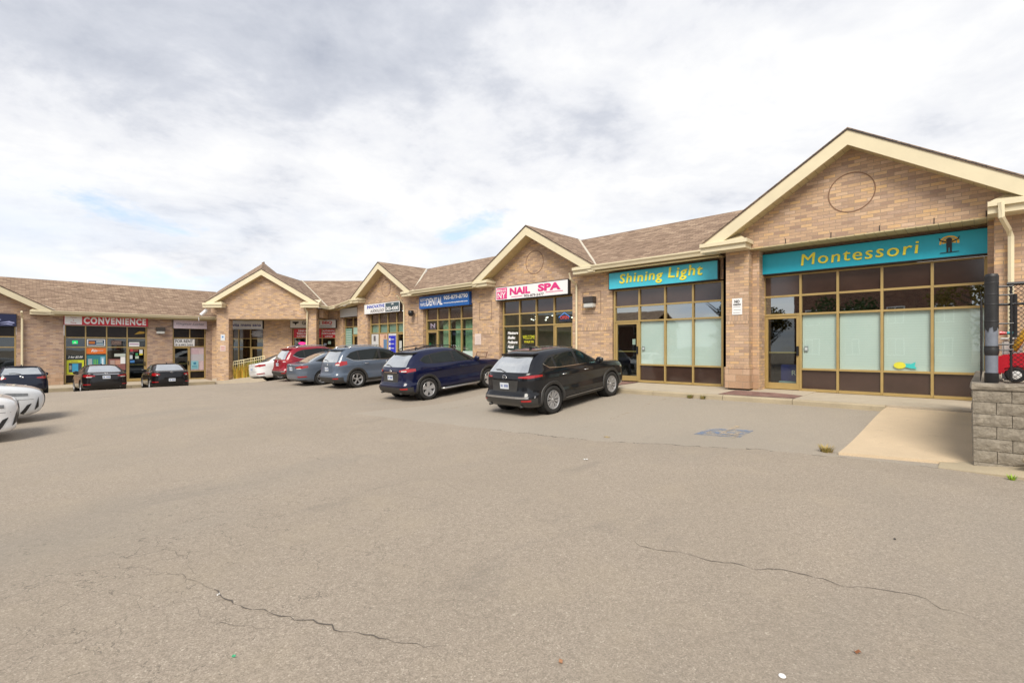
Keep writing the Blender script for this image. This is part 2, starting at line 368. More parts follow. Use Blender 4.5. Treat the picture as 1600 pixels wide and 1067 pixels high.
# concrete pad sloping to the lot
def pz(x, y): return ground(x, y) + .035 + .05*max(0, (y-8)/5)
b = MB(); nx, ny = 4, 16; idp = {}
for i in range(nx+1):
    for j in range(ny+1):
        s = i/nx; x = -1.55 + s*1.5; y0 = 8.45 + .42*s; y = y0 + (13.26-y0)*j/ny
        idp[i, j] = b.P(x, y, pz(x, y)); 
for i in range(nx):
    for j in range(ny): b.f.append([idp[i, j], idp[i+1, j], idp[i+1, j+1], idp[i, j+1]]); b.m.append(0)
for j in range(ny):                       # left edge drops to the asphalt
    x = -1.55; y0, y1 = b.v[idp[0, j]].y, b.v[idp[0, j+1]].y
    b.face([(x, y0, pz(x, y0)), (x, y1, pz(x, y1)), (x, y1, pz(x, y1)-.3), (x, y0, pz(x, y0)-.3)])
for i in range(nx):
    p, q = b.v[idp[i, 0]], b.v[idp[i+1, 0]]
    b.face([tuple(p), tuple(q), (q.x, q.y, q.z-.3), (p.x, p.y, p.z-.3)])
tag(b.build('concrete_pad', M['pad']), kind='structure')
# left wing kerb and walk
bz = [-20, -12, -6, 0, 5, 9.4]
strip('sidewalk', [(-38.9, y) for y in bz], [(-36.55, y) for y in bz], [-2.2]*6, [-2.26]*6, M['conc'])
b = MB()
for i in range(5): b.box(-36.545, -36.38, bz[i]+.005, bz[i+1]-.005, -2.8, -2.262)
tag(b.build('kerb', M['kerbc'], bevel=.02), kind='structure')
# walk under the corner porch
b = MB(frD()); b.slab([(-20.9, .0, -2.2), (-12.2, 0, -1.55), (-12.9, 1.7, -1.75), (-19.9, 1.7, -2.28)], .5); tag(b.build('porch_floor', M['conc']), kind='structure')
# long cracks: dark, ragged, slightly sunken-looking strips in the asphalt
M['crack'] = plain('crack_filling', (.11, .095, .08), .95)
def crack(pts, w0):
    b = MB(); P = []
    for i in range(len(pts)-1):
        (x0, y0), (x1, y1) = pts[i], pts[i+1]; n = max(3, int(math.hypot(x1-x0, y1-y0)/.05))
        for k in range(n):
            t = k/n; P.append((x0+(x1-x0)*t, y0+(y1-y0)*t))
    off = 0; L_, R_ = [], []
    for i, (x, y) in enumerate(P):
        a = P[max(0, i-1)]; c = P[min(len(P)-1, i+1)]; dx, dy = c[0]-a[0], c[1]-a[1]; l = math.hypot(dx, dy) or 1; nx_, ny_ = -dy/l, dx/l
        off = off*.8 + random.gauss(0, .02); w = max(.0008, w0*random.uniform(.05, 1.0)*min(1, i/12, (len(P)-i)/12))
        x += nx_*off; y += ny_*off; z = ground(x, y) + .004
        L_.append((x+nx_*w, y+ny_*w, z)); R_.append((x-nx_*w, y-ny_*w, z))
    for i in range(len(P)-1): b.face([L_[i], R_[i], R_[i+1], L_[i+1]])
    o = b.build('asphalt_crack', M['crack'], recalc=False); tag(o, kind='structure')
def gp(x, y, z=-1.75):
    u = (x-800)/762; d = -762*z/(y-542); p = F*d + R*(u*d); return (p.x, p.y)
crack([gp(940, 828), gp(1030, 858), gp(1100, 872), gp(1190, 889), gp(1260, 897), gp(1350, 914), gp(1430, 934), gp(1520, 968), gp(1590, 990)], .006)
crack([gp(255, 893), gp(290, 900), gp(318, 915), gp(345, 933), gp(385, 948), gp(410, 962), gp(470, 972), gp(540, 992), gp(610, 1008), gp(700, 1018)], .007)
crack([gp(310, 952), gp(335, 968), gp(370, 983), gp(430, 993)], .004)
crack([gp(160, 885), gp(215, 888), gp(262, 898)], .003)
crack([gp(165, 800), gp(240, 799)], .004); crack([gp(175, 792), gp(290, 770), gp(370, 758), gp(450, 742)], .003)
crack([gp(470, 713), gp(500, 720), gp(535, 718)], .006)
crack([gp(240, 855), gp(285, 868), gp(297, 878)], .005)
# ---------------------------------------------------------------- the strip mall
mall = thing('strip_mall', 'L-shaped tan brick strip mall with brown shingle roofs, cream trim and gabled shopfronts', 'building', (-16, 15.4, -1.4))
FA, FB, FD = frA(), frB(), frD()
def cut_wall(fr, u0, u1, ops, zb, zt, zo=2.10, th=.30, name='brick_wall', mat=None):
    """ops: list of (ua,ub) openings from zb to zo"""
    b = MB(fr); x = u0
    for a, c in ops:
        if a > x: b.box(x, a, -th, 0, zb, zt)
        b.box(a, c, -th, 0, zo, zt); x = c
    if x < u1: b.box(x, u1, -th, 0, zb, zt)
    return b.build(name, mat or M['brick'], mall)
SA, SB = 2.10, 1.30
opsA = [(-27.45, -23.5), (-21.62, -17.6), (-15.78, -11.66), (-9.84, -5.84)]
cut_wall(FA, -28.7, -5.45, opsA, -1.9, 2.9, SA)
cut_wall(frA(15.9), -32.40, -28.7, [(-31.65, -29.35)], -2.2, 2.75, 2.0)
# montessori bay: window wall set back, piers and gable in front
cut_wall(FA, -5.84, .5, [(-4.72, .02)], -1.6, 2.78, SA, name='brick_wall')
FM = frA(14.65)
b = MB(FM)
b.box(-5.48, -4.84, -.74, 0, -1.20, 2.80); b.build('brick_pier', M['brick'], mall)
b = MB(FM); b.box(-4.84, -4.66, -.85, -.30, -1.235, 2.79); b.build('brick_jamb', M['brick'], mall)
b = MB(FM); b.box(.12, .62, -.74, 0, -1.3, 2.80); b.build('brick_pier', M['brick'], mall)
b = MB(FM); b.box(.62, 8.0, -.3, -.02, -1.3, 3.0); b.build('brick_wall', M['brick'], mall)
b = MB(FM); b.box(.02, .12, -.74, -.30, -1.3, 2.79); b.build('brick_jamb', M['brick'], mall)
b = MB(FM); b.box(-5.44, -4.88, -.5, -.05, -1.32, -1.2); b.build('pier_gap_shade', M['dark'], mall)  # near-black box stands in for the dark gap under the pier
b = MB(FM); b.box(-5.50, -4.82, -.70, .02, -1.19, -.62); b.box(-4.82, -4.67, -.5, -.285, -1.2, -.62); b.build('pier_plinth', M['rough_brick'], mall)
b = MB(FM); b.box(-5.51, -4.81, -.70, .035, -.62, -.585); b.box(-4.81, -4.665, -.5, -.275, -.62, -.585); b.build('plinth_ledge', M['soldier'], mall)
# soldier bands, plinth ledges and square brick panels on the solid bays
solidA = [(-23.44, -21.64), (-17.58, -15.8), (-11.64, -9.86)]
for a, c in solidA:
    b = MB(FA); b.box(a, c, 0, .012, .62, .87); b.build('soldier_course', M['soldier'], mall)
    m0 = (a+c)/2
    b = MB(FA)
    for (p, q, r_, s_) in ((m0-.42, m0+.42, 1.25, 1.27), (m0-.42, m0+.42, 2.08, 2.10), (m0-.42, m0-.40, 1.27, 2.08), (m0+.40, m0+.42, 1.27, 2.08)): b.box(p, q, 0, .010, r_, s_)
    b.build('brick_panel_outline', col((.20, .135, .09), .9), mall)
    b = MB(FA); b.box(a, c, 0, .03, -1.9, -.63); b.build('plinth', M['rough_brick'], mall)
b = MB(FA); b.box(-5.82, -5.50, 0, .03, -1.3, -.63); b.build('plinth', M['rough_brick'], mall)
b = MB(FM); b.box(-5.47, -4.85, 0, .012, .66, .91); b.build('soldier_course', M['soldier'], mall)
# left wing
opsB = [(-3.9, .22), (2.18, 6.14), (7.5, 9.45)]
wb = cut_wall(FB, -20, 10.6, opsB, -2.4, 2.0, SB, mat=M['brick_pink'])
for a, c in ((.24, 2.16), (6.16, 7.48)):
    b = MB(FB); b.box(a, c, 0, .03, -2.4, -1.62); b.build('plinth', M['rough_brick'], mall)
# corner
cut_wall(FD, -21.0, -12.12, [(-19.75, -17.36), (-15.36, -12.32)], -2.6, 2.7, SB)
b = MB(FD); b.box(-19.62, -18.82, 1.15, 1.62, -2.7, 1.85); b.build('brick_pier', M['brick'], mall); b = MB(FD); b.box(-13.62, -13.0, 1.15, 1.62, -2.4, 1.85)
b.build('brick_pier', M['brick'], mall)
b = MB(FD); b.box(-13.02, -12.72, .2, 1.14, 1.95, 2.6); b.build('brick_return_wall', M['brick'], mall)
b = MB(FD); b.box(-18.8, -13.1, 0.01, 1.3, 1.852, 1.90); b.build('porch_soffit', M['soffit'], mall)

def gable(fr, uc, half, zp, zt, o=.55, wall_o=0, zw=2.90, circle=True, half_wall=None, mat=None, soff=None):
    """brick triangle, rakes (barge boards), their soffits and a raised brick ring"""
    sl = (zp-zt)/half; hw = half_wall or half - .45; hl, hw = hw if isinstance(hw, tuple) else (hw, hw)
    b = MB(fr); zt2 = lambda u: zp - .325 - sl*abs(u-uc)
    b.prism([(uc-hl, zw), (uc+hw, zw), (uc+hw, max(zw, zt2(uc+hw))), (uc, zt2(uc)), (uc-hl, max(zw, zt2(uc-hl)))], wall_o-.3, wall_o)
    b.build('gable_wall', mat or M['brick'], mall)
    for s in (-1, 1):
        b = MB(fr); t = uc + s*half
        b.prism([(uc, zp), (t, zt), (t - s*.06, zt-.20), (t-s*.25, zt-.20), (uc, zp-.36)], wall_o+o-.045, wall_o+o)
        b.build('barge_board', M['cream'], mall)
        b = MB(fr); b.prism([(uc, zp-.30), (t-s*.25, zt-.15), (t-s*.25, zt-.18), (uc, zp-.335)], wall_o+.002, wall_o+o-.048); b.build('rake_soffit', soff or M['soffit'], mall)
        b = MB(fr); b.prism([(uc, zp+.035), (t+s*.03, zt+.015), (t+s*.03, zt+.002), (uc, zp+.003)], wall_o+o-.1, wall_o+o+.025); b.build('drip_edge', M['black'], mall)
    if circle:
        for r0, r1 in ((.475, .50),):
            b = MB(fr); n = 40; zc = zp - 1.42
            for k in range(n):
                a, c = 2*PI*k/n, 2*PI*(k+1)/n
                b.v += []
                P = [(uc+r*math.cos(q), zc+r*math.sin(q)) for r, q in ((r0, a), (r1, a), (r1, c), (r0, c))]
                b.prism(P, wall_o-.01, wall_o+.008)
            b.build('brick_ring', col((.22, .13, .08), .9), mall)
def gutter(fr, u0, u1, z, o=.5, nm_='gutter'):
    b = MB(fr)
    prof = [(o-.02, z-.17), (o+.06, z-.17), (o+.08, z-.10), (o+.13, z-.04), (o+.13, z), (o-.02, z)]
    n = len(prof); a = [b.P(u0, p, q) for p, q in prof]; c = [b.P(u1, p, q) for p, q in prof]
    b.f += [a[::-1], c]; b.m += [0, 0]
    for i in range(n): b.f.append([a[i], c[i], c[(i+1) % n], a[(i+1) % n]]); b.m.append(0)
    b.build(nm_, M['cream'], mall)
    b = MB(fr); b.box(u0, u1, .002, o-.022, z-.215, z-.19); b.build('eave_soffit', M['soffit'], mall)
    b = MB(fr); b.box(u0, u1, o-.10, o-.022, z-.26, z-.02); b.build('fascia', M['soffit'], mall)
def ret(fr, u0, u1, z, o=.5):
    """boxed eave return with its little sloped cap"""
    s = 1 if u1 > u0 else -1
    b = MB(fr); a, c = min(u0, u1), max(u0, u1)
    b.box(a, c, .002, o+.02, z-.24, z-.10); b.box(a - .0, c + .06*1 if s > 0 else c, .0021, o+.09, z-.10, z)
    e = u1; base = [(u0, .003, z+.001), (u0, o+.06, z+.001), (e-s*.02, o+.06, z+.001), (e-s*.02, .003, z+.001)]
    top = [(u0, .003, z+.24), (e-s*.30, .003, z+.24)]
    i = [b.P(*p) for p in base]; j = [b.P(*p) for p in top]
    b.f += [[i[0], i[1], i[2], i[3]], [i[0], i[1], j[0]], [i[1], i[2], j[1], j[0]], [i[2], i[3], j[1]], [i[0], j[0], j[1], i[3]]]; b.m += [0]*5
    b.build('eave_return', M['cream'], mall)
def roofpoly(fr, pts, t=.06, name='shingle_roof'):
    b = MB(fr); b.slab(pts, t); b.build(name, M['shingle'], mall)
def strip3(fr, p, q, w, name='valley_flashing'):
    b = MB(fr); P, Q = fr(*p), fr(*q); d = (Q-P).normalized()
    b2 = MB(); 
    x = d.cross(Vector((0, 0, 1))).normalized()*w
    up = Vector((0, 0, .025)); b2.slab([tuple(P-x+up), tuple(P+x+up), tuple(Q+x+up), tuple(Q-x+up)], .04)
    b2.build(name, col((.55, .50, .40), .5), mall)
ZE, SLP = 2.98, .555
def zA(o): return ZE + SLP*(.5-o)
def o_at(z): return .5 - (z-ZE)/SLP
# A wing gables: (centre, half, peak, tip z)
gs = [(-25.3, 3.4, 4.88, 2.93), (-13.65, 3.4, 4.98, 2.97)]
for uc, h, zp, zt in gs:
    gable(FA, uc, h, zp, zt)
    for s in (-1, 1):
        t = uc + s*h
        roofpoly(FA, [(uc, .57, zp+.06), (t, .57, zt+.04), (t, .5, zt+.04), (uc, o_at(zp), zp+.06)])
        if True: strip3(FA, (t, .45, zt+.03), (uc + s*.1, o_at(zp)+.1, zp), .045)
        ret(FA, t, uc + s*(h-1.0), ZE)
gable(FM, -2.42, 3.62, 5.28, 2.97, o=.45, half_wall=3.06, zw=2.792, soff=M['ribs'])
for s in (-1, 1):
    t = -2.42 + s*3.62
    roofpoly(FM, [(-2.42, .47, 5.34), (t, .47, 3.03), (t, -.3, 3.03), (-2.42 + s*.35, -3.9, 5.11), (-2.42, -5, 5.34)])
ret(FM, -6.04, -4.78, 3.0, .45); ret(FM, 1.3, .02, 3.0, .45)
gutter(FM, 1.3, 8, 3.0, .45)
b = MB(FM); b.box(-4.84, .12, -.74, -.001, 2.765, 2.791); b.build('entrance_soffit', M['ribs'], mall)
b = MB(FM)
for u in (-3.9, -2.85, -1.85, -.85, .0): b.box(u-.008, u+.008, .001, .012, 2.80, 2.93)
b.build('weep_slot', M['dark'], mall)
RO, RZ = -3.05, 4.95
bays = [(-33.6, -28.7, -33.2, -25.3), (-21.9, -17.05, -25.3, -13.65), (-10.25, -6.04, -13.65, -3.0)]
for i, (a, c, ra, rc) in enumerate(bays):
    if i == 0: continue
    roofpoly(FA, [(a, .52, ZE), (c, .52, ZE), (rc, RO, RZ), (ra, RO, RZ)])
    gutter(FA, a-.12, c+.12 if i < 2 else c+.25, ZE)
    roofpoly(FA, [(ra, RO, RZ), (rc, RO, RZ), (rc+1.5, -7.5, 2.6), (ra-1.5, -7.5, 2.6)])
roofpoly(FM, [(1.2, .47, 3.0), (8, .47, 3.0), (8, -4.5, 3.12), (.8, -4.5, 3.12)])
# backs of the A gables
b = MB(FA); b.box(-28.5, 8.0, -7.2, -7.0, -1.9, 2.7); b.build('rear_wall', M['brick'], mall)
# left wing roof
ZB = 2.06
gable(FB, -1.65, 3.4, 3.98, 2.05, zw=2.0, circle=False, mat=M['brick_pink'])
for s in (-1, 1):
    t = -1.65 + s*3.4
    roofpoly(FB, [(-1.65, .57, 4.04), (t, .57, 2.1), (t, .5, 2.1), (-1.65, -3.0, 4.04)])
    ret(FB, t, -1.65+s*2.4, ZB)
strip3(FB, (1.75, .45, 2.12), (-1.5, -2.9, 3.96), .05)
roofpoly(FB, [(1.7, .52, ZB), (10.9, .52, ZB), (10.9, -3.3, 4.18), (-1.65, -3.3, 4.18)])
roofpoly(FB, [(-20, .52, ZB), (-5.0, .52, ZB), (-1.65, -3.3, 4.18), (-20, -3.3, 4.18)])
roofpoly(FB, [(-20, -3.3, 4.18), (10.9, -3.3, 4.18), (12, -8, 2.0), (-20, -8, 2.0)])
gutter(FB, 1.6, 10.3, ZB); gutter(FB, -20, -5.0, ZB)
# corner gable and the raised hip behind it (u = right, o = 34 - depth)
gable(FD, -16.45, 3.78, 5.08, 2.86, o=.42, wall_o=1.62, zw=1.852, circle=False, half_wall=(3.17, 3.45))
pk = (-16.45, 2.06, 5.14); tl = (-20.25, 2.06, 2.9); tr = (-12.65, 2.06, 2.9); apx = (-19.1, -3.5, 6.47); bl = (-22.2, -3.0, 4.30)
m1 = (-17.9, -3.4, 5.53); m2 = (-16.15, -3.4, 5.06); vb = (-12.45, 1.2, 2.62)
roofpoly(FD, [pk, tl, (-20.9, .8, 3.15)]); roofpoly(FD, [pk, (-20.9, .8, 3.15), bl]); roofpoly(FD, [pk, bl, apx])
roofpoly(FD, [pk, apx, m1]); roofpoly(FD, [pk, m1, m2]); roofpoly(FD, [pk, m2, vb]); roofpoly(FD, [pk, vb, tr])
roofpoly(FD, [apx, bl, (-23.5, -8, 3.5), (-19.1, -8, 5)]); roofpoly(FD, [apx, (-19.1, -8, 5), (-14, -8, 3.2), m2, m1])
b = MB(FD); b.tube([(-19.0, -3.35, 6.46), (-19.3, -3.7, 6.46)], .06); b.build('ridge_cap', M['shingle'], mall)
roofpoly(FD, [vb, (-12.0, 1.2, 2.62), (-11.3, -3.4, 5.06), m2])
strip3(FD, (-12.4, 1.15, 2.66), (-16.1, -3.35, 5.08), .04)
strip3(FD, (-11.95, 1.15, 2.66), (-11.0, -.5, 3.6), .035)
E2 = FD(-11.3, -3.4, 5.06); E1 = FD(-12.0, 1.2, 2.62)
roofpoly(ID, [tuple(E1), (-28.7, 14.9, 2.96), (-25.3, 18.45, 4.95), tuple(E2)])
for s, (a, c) in ((-1, (-20.25, -19.0)), (1, (-12.65, -13.85))):
    b = MB(FD)
    lo, hi = min(a, c), max(a, c); b.box(lo, hi, 1.63, 2.10, 2.58, 2.74); b.box(lo, hi+.04, 1.632, 2.16, 2.74, 2.86)
    i = [b.P(*p) for p in ((a, 1.633, 2.861), (a, 2.12, 2.861), (c, 2.12, 2.861), (c, 1.633, 2.861), (a, 1.633, 3.12), (c + (a-c)*.3, 1.633, 3.12))]
    b.f += [i[:4], [i[0], i[1], i[4]], [i[1], i[2], i[5], i[4]], [i[2], i[3], i[5]], [i[0], i[4], i[5], i[3]]]; b.m += [0]*5
    b.build('eave_return', M['cream'], mall)
# curved run of gutter from the porch to the right wing
def gut_line(P):
    b = MB()
    prof = [(-.02, -.19), (.06, -.19), (.08, -.12), (.13, -.05), (.13, 0), (-.02, 0)]
    rings = []
    for i, p in enumerate(P):
        p = Vector(p); d = (Vector(P[min(i+1, len(P)-1)]) - Vector(P[max(0, i-1)])); d.z = 0; d.normalize(); nx_ = Vector((d.y, -d.x, 0))
        rings.append([b.P(*(p + nx_*q + Vector((0, 0, z)))) for q, z in prof])
    for i in range(len(P)-1):
        for k in range(6): b.f.append([rings[i][k], rings[i+1][k], rings[i+1][(k+1) % 6], rings[i][(k+1) % 6]]); b.m.append(0)
    b.f += [rings[0], rings[-1][::-1]]; b.m += [0, 0]
    b.build('gutter', M['cream'], mall)
c0 = FD(-13.3, 1.9, 2.78); c1 = FD(-12.65, 1.7, 2.76); c2 = FD(-12.3, 1.3, 2.70)
gut_line([tuple(c0), tuple(c1), tuple(c2), (-31.3, 15.25, 2.78), (-29.3, 15.0, 2.90), (-28.55, 14.9, 2.97)])
b = MB(); z0 = 2.56
b.face([tuple(FD(-13.7, 1.7, 2.52)), tuple(FD(-12.3, 1.2, 2.5)), (-31.2, 15.3, 2.56), (-28.7, 14.95, 2.76), (-28.7, 16.0, 2.76), (-32.4, 16.1, 2.5), tuple(FD(-13.7, 0, 2.5))])
b.build('eave_soffit', M['soffit'], mall)
# downspouts
def spout(P, name='downspout', r=.042):
    b = MB(); b.tube(P, r, 6); b.build(name, M['cream'], mall)
spout([(-11.42, 14.88, 2.82), (-11.42, 14.95, 2.6), (-11.42, 15.3, 2.42), (-11.42, 15.34, 2.3), (-11.42, 15.34, -1.2)])
spout([(-23.35, 14.88, 2.82), (-23.35, 15.3, 2.4), (-23.35, 15.34, 2.3), (-23.35, 15.34, -1.4)])
spout([(.22, 14.12, 2.95), (.22, 14.12, 2.66), (.33, 14.45, 2.44), (.37, 14.55, 2.3), (.37, 14.55, -1.2)], r=.055)
spout([(-38.12, .42, 1.95), (-38.5, .45, 1.7), (-38.62, .45, 1.6), (-38.62, .45, -2.1)], r=.05)
p1 = FD(-13.72, 2.0, 2.7); p2 = FD(-13.55, 1.72, 2.3); p3 = FD(-13.62, 1.69, .1); p4 = FD(-14.9, 1.0, -1.1)
spout([tuple(p1), tuple(p2), tuple(p3), tuple(p4)], r=.06)

# ---------------------------------------------------------------- storefronts
def storefront(fr, cols, zf, h1, h2, h3, top, door=None, sill_cols=None, inset=.14, glass=None, low=None, up=None, extra_h=(), label=None, deep=3.0, second=None, spm='spandrel'):
    """cols: mullion positions; door: column index; h3: knee rail"""
    fw, fd = .055, .11; o0 = -inset-fd; o1 = -inset
    b = MB(fr); n = len(cols)-1
    for i, u in enumerate(cols):
        w = fw/2 if 0 < i < n else fw*.6
        b.box(u-w, u+w, o0, o1, zf, top)
    for i in range(n):
        a, c = cols[i]+fw/2+.001, cols[i+1]-fw/2-.001
        if i in (0,): a += .006
        if i == n-1: c -= .006
        for h in ([h1, h2] + ([h3] if i != door else []) + list(extra_h if i != door else [])): b.box(a, c, o0+.004, o1-.003, h-.026, h+.026)
        if i != door: b.box(a, c, o0, o1+.03, zf, zf+.07)
        b.box(a, c, o0+.004, o1-.003, top-.04, top)
    fo = b.build('window_frame', M['frame'], mall)
    gl = MB(fr); gf = MB(fr)
    def spb(*q): sp = MB(fr); sp.box(*q); sp.build('spandrel_panel', M[spm], fo)
    for i in range(n):
        a, c = cols[i]+.03, cols[i+1]-.03
        spb(a, c, o0+.035, o0+.05, h1+.026, top-.04)
        zlo = h3
        if i != door:
            (gf if low else gl).face([(a, o0+.05, h3+.026), (c, o0+.05, h3+.026), (c, o0+.05, h2-.026), (a, o0+.05, h2-.026)])
            spb(a, c, o0+.035, o0+.05, zf+.07, h3-.026)
        gl.face([(a, o0+.05, h2+.026), (c, o0+.05, h2+.026), (c, o0+.05, h1-.026), (a, o0+.05, h1-.026)])
    gl.build('window_glass', glass or M['glass'], fo, recalc=False)
    if low: gf.build('window_glass', M['glass_film'], fo, recalc=False)
    if low:
        for i in range(n):
            if i != door: f = MB(fr); f.box(cols[i]+.035, cols[i+1]-.035, o0+.01, o0+.02, h3+.026, h2-.026); f.build('window_film', low, fo)
    if up:
        for i in range(n): f = MB(fr); f.box(cols[i]+.04, cols[i+1]-.04, o0-.03, o0-.02, h2+.03, h1-.03); f.build('blind', up, fo)
    if door is not None:
        a, c = cols[door]+.032, cols[door+1]-.032; zt = h2-.03
        d = MB(fr); q0, q1 = o0+.02, o1-.02
        d.box(a, a+.075, q0, q1, zf+.02, zt); d.box(c-.075, c, q0, q1, zf+.02, zt)
        d.box(a+.076, c-.076, q0+.001, q1-.001, zt-.085, zt-.001); d.box(a+.076, c-.076, q0+.001, q1-.001, zf+.021, zf+.20)
        do = d.build('door', M['frame'], mall, bevel=.004)
        g = MB(fr); g.face([(a+.075, q0+.04, zf+.2), (c-.075, q0+.04, zf+.2), (c-.075, q0+.04, zt-.08), (a+.075, q0+.04, zt-.08)]); g.build('door_glass', M['glass'], do, recalc=False)
        h = MB(fr); e = c-.04
        h.box(e-.025, e+.03, q1, q1+.045, zf+.98, zf+1.25); h.build('door_handle', M['blackm'], do, bevel=.005)
        h = MB(fr); h.box(a+.08, c-.1, q0-.03, q0-.005, zf+1.05, zf+1.09); h.build('push_bar', M['frame'], do)
    # room behind
    r = MB(fr); u0, u1 = cols[0]-.6, cols[-1]+.6; z0, z1 = zf-.0, h1+.1
    f0 = o0-.06
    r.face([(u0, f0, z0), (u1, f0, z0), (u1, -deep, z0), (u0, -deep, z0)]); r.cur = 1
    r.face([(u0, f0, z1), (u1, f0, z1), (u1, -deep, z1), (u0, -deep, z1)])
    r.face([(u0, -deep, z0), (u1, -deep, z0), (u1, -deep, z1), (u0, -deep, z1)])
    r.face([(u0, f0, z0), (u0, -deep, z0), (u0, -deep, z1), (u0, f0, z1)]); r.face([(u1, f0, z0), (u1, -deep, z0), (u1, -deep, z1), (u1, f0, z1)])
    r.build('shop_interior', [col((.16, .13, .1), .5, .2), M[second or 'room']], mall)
    return fo
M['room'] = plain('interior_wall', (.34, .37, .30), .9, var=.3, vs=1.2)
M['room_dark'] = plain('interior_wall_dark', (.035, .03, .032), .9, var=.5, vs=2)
zA_ = (-1.23, 1.45, .92, -.62, 2.06)
cM = [-4.68, -3.73, -2.85, -1.9, -.93, 0]
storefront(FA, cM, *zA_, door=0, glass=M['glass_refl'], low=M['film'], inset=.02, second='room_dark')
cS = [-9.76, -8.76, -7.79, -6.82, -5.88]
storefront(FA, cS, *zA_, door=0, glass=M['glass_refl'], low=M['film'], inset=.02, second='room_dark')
cN = [-15.66, -14.66, -13.69, -12.71, -11.73]
storefront(FA, cN, *zA_, door=3)
cD = [-21.5, -20.54, -19.58, -18.62, -17.68]
storefront(FA, cD, -1.28, 1.40, .87, -.62, 2.04, door=0)
cU = [-27.32, -26.34, -25.38, -24.42, -23.58]
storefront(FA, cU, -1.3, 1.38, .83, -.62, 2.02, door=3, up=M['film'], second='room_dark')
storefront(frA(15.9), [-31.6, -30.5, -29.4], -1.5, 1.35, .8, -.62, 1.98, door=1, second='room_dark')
zB_ = (-2.2, .56, -.02, -1.65, 1.29)
cC = [2.24, 3.15, 4.13, 5.13, 6.1]
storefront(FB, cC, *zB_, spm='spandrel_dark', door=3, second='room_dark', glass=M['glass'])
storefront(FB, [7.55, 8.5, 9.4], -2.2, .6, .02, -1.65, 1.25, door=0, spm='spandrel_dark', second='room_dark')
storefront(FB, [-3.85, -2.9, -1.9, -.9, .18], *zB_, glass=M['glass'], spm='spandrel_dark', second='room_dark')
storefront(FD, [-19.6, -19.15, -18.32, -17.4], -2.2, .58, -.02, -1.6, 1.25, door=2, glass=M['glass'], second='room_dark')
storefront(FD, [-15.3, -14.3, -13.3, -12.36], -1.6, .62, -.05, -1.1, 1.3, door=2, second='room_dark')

# ---------------------------------------------------------------- signs
def text(fr, s, u, z, h, m, parent, o=.0, ext=.006, bold=0, shear=0, width=None, name='lettering', align='CENTER', spacing=1.0, wiggle=0):
    cu = bpy.data.curves.new('t', 'FONT'); cu.body = s; cu.size = 1; cu.extrude = .02; cu.offset = bold; cu.shear = shear; cu.space_character = spacing; cu.resolution_u = 3
    ob = bpy.data.objects.new('t', cu); COL.objects.link(ob)
    dg = bpy.context.evaluated_depsgraph_get(); me = bpy.data.meshes.new_from_object(ob.evaluated_get(dg))
    bpy.data.objects.remove(ob); 
    xs = [v.co.x for v in me.vertices]; ys = [v.co.y for v in me.vertices]
    x0, x1, y0, y1 = min(xs), max(xs), min(ys), max(ys); k = h/(y1-y0); kx = width/(x1-x0) if width else k
    off = {'CENTER': (x0+x1)/2, 'LEFT': x0, 'RIGHT': x1}[align]
    for v in me.vertices:
        x, y, zz = v.co; uu = u + (x-off)*kx; wz = math.sin(uu*9.0)*wiggle
        v.co = fr(uu, o + (zz/.04+.5)*ext, z + (y-(y0+y1)/2)*k + wz)
    me.materials.clear(); me.materials.append(m)
    ob = bpy.data.objects.new(name, me); COL.objects.link(ob); me.name = name
    ob.parent = parent
    if '_l' in parent: ob.matrix_parent_inverse = Matrix.Translation(-Vector(parent['_l']))
    return ob
def sign(fr, label, u0, u1, z0, z1, face, rim=.02, d=.16, o=.0, cat='sign', rimc=None, name='shop_sign', group=None):
    t = thing(name, label, cat, tuple(fr((u0+u1)/2, o, z0)), group)
    b = MB(fr); b.box(u0, u1, o+.002, o+d, z0, z1); b.build('sign_box', rimc or M['black'], t, bevel=.004)
    b = MB(fr); b.box(u0+rim, u1-rim, o+d+.001, o+d+.006, z0+rim, z1-rim); b.build('sign_face', face, t)
    return t, o+d+.007
teal = col((.012, .40, .54), .4, .04); teal2 = col((.06, .50, .64), .4, .04); yel = col((.90, .80, .05), .4)
blk = col((.015, .015, .015), .5); wht = col((.8, .8, .8), .45, .02)
def two(fr, s, u, z, h, t, o, **k):
    text(fr, s, u+.008, z-.010, h, blk, t, o=o, ext=.006, **k); text(fr, s, u, z, h, yel, t, o=o+.0065, ext=.008, **k); text(fr, s, u+.010, z-.002, h, yel, t, o=o+.0068, ext=.008, **k)
t, o = sign(FA, 'teal sign reading Shining Light in yellow letters', -9.9, -5.93, 2.07, 2.70, teal2, .03)
two(FA, 'Shining', -8.6, 2.385, .44, t, o, width=1.66, bold=.012, spacing=1.15, shear=.12, wiggle=.012)
two(FA, 'Light', -7.0, 2.40, .44, t, o, width=1.15, bold=.012, spacing=1.15, shear=.12, wiggle=.012)
t, o = sign(FA, 'large teal sign reading Montessori with a child and sun emblem', -4.80, .06, 2.07, 2.69, teal, .03)
two(FA, 'Montessori', -2.42, 2.40, .31, t, o, width=2.5, bold=0, spacing=1.15, shear=.08, wiggle=.008)
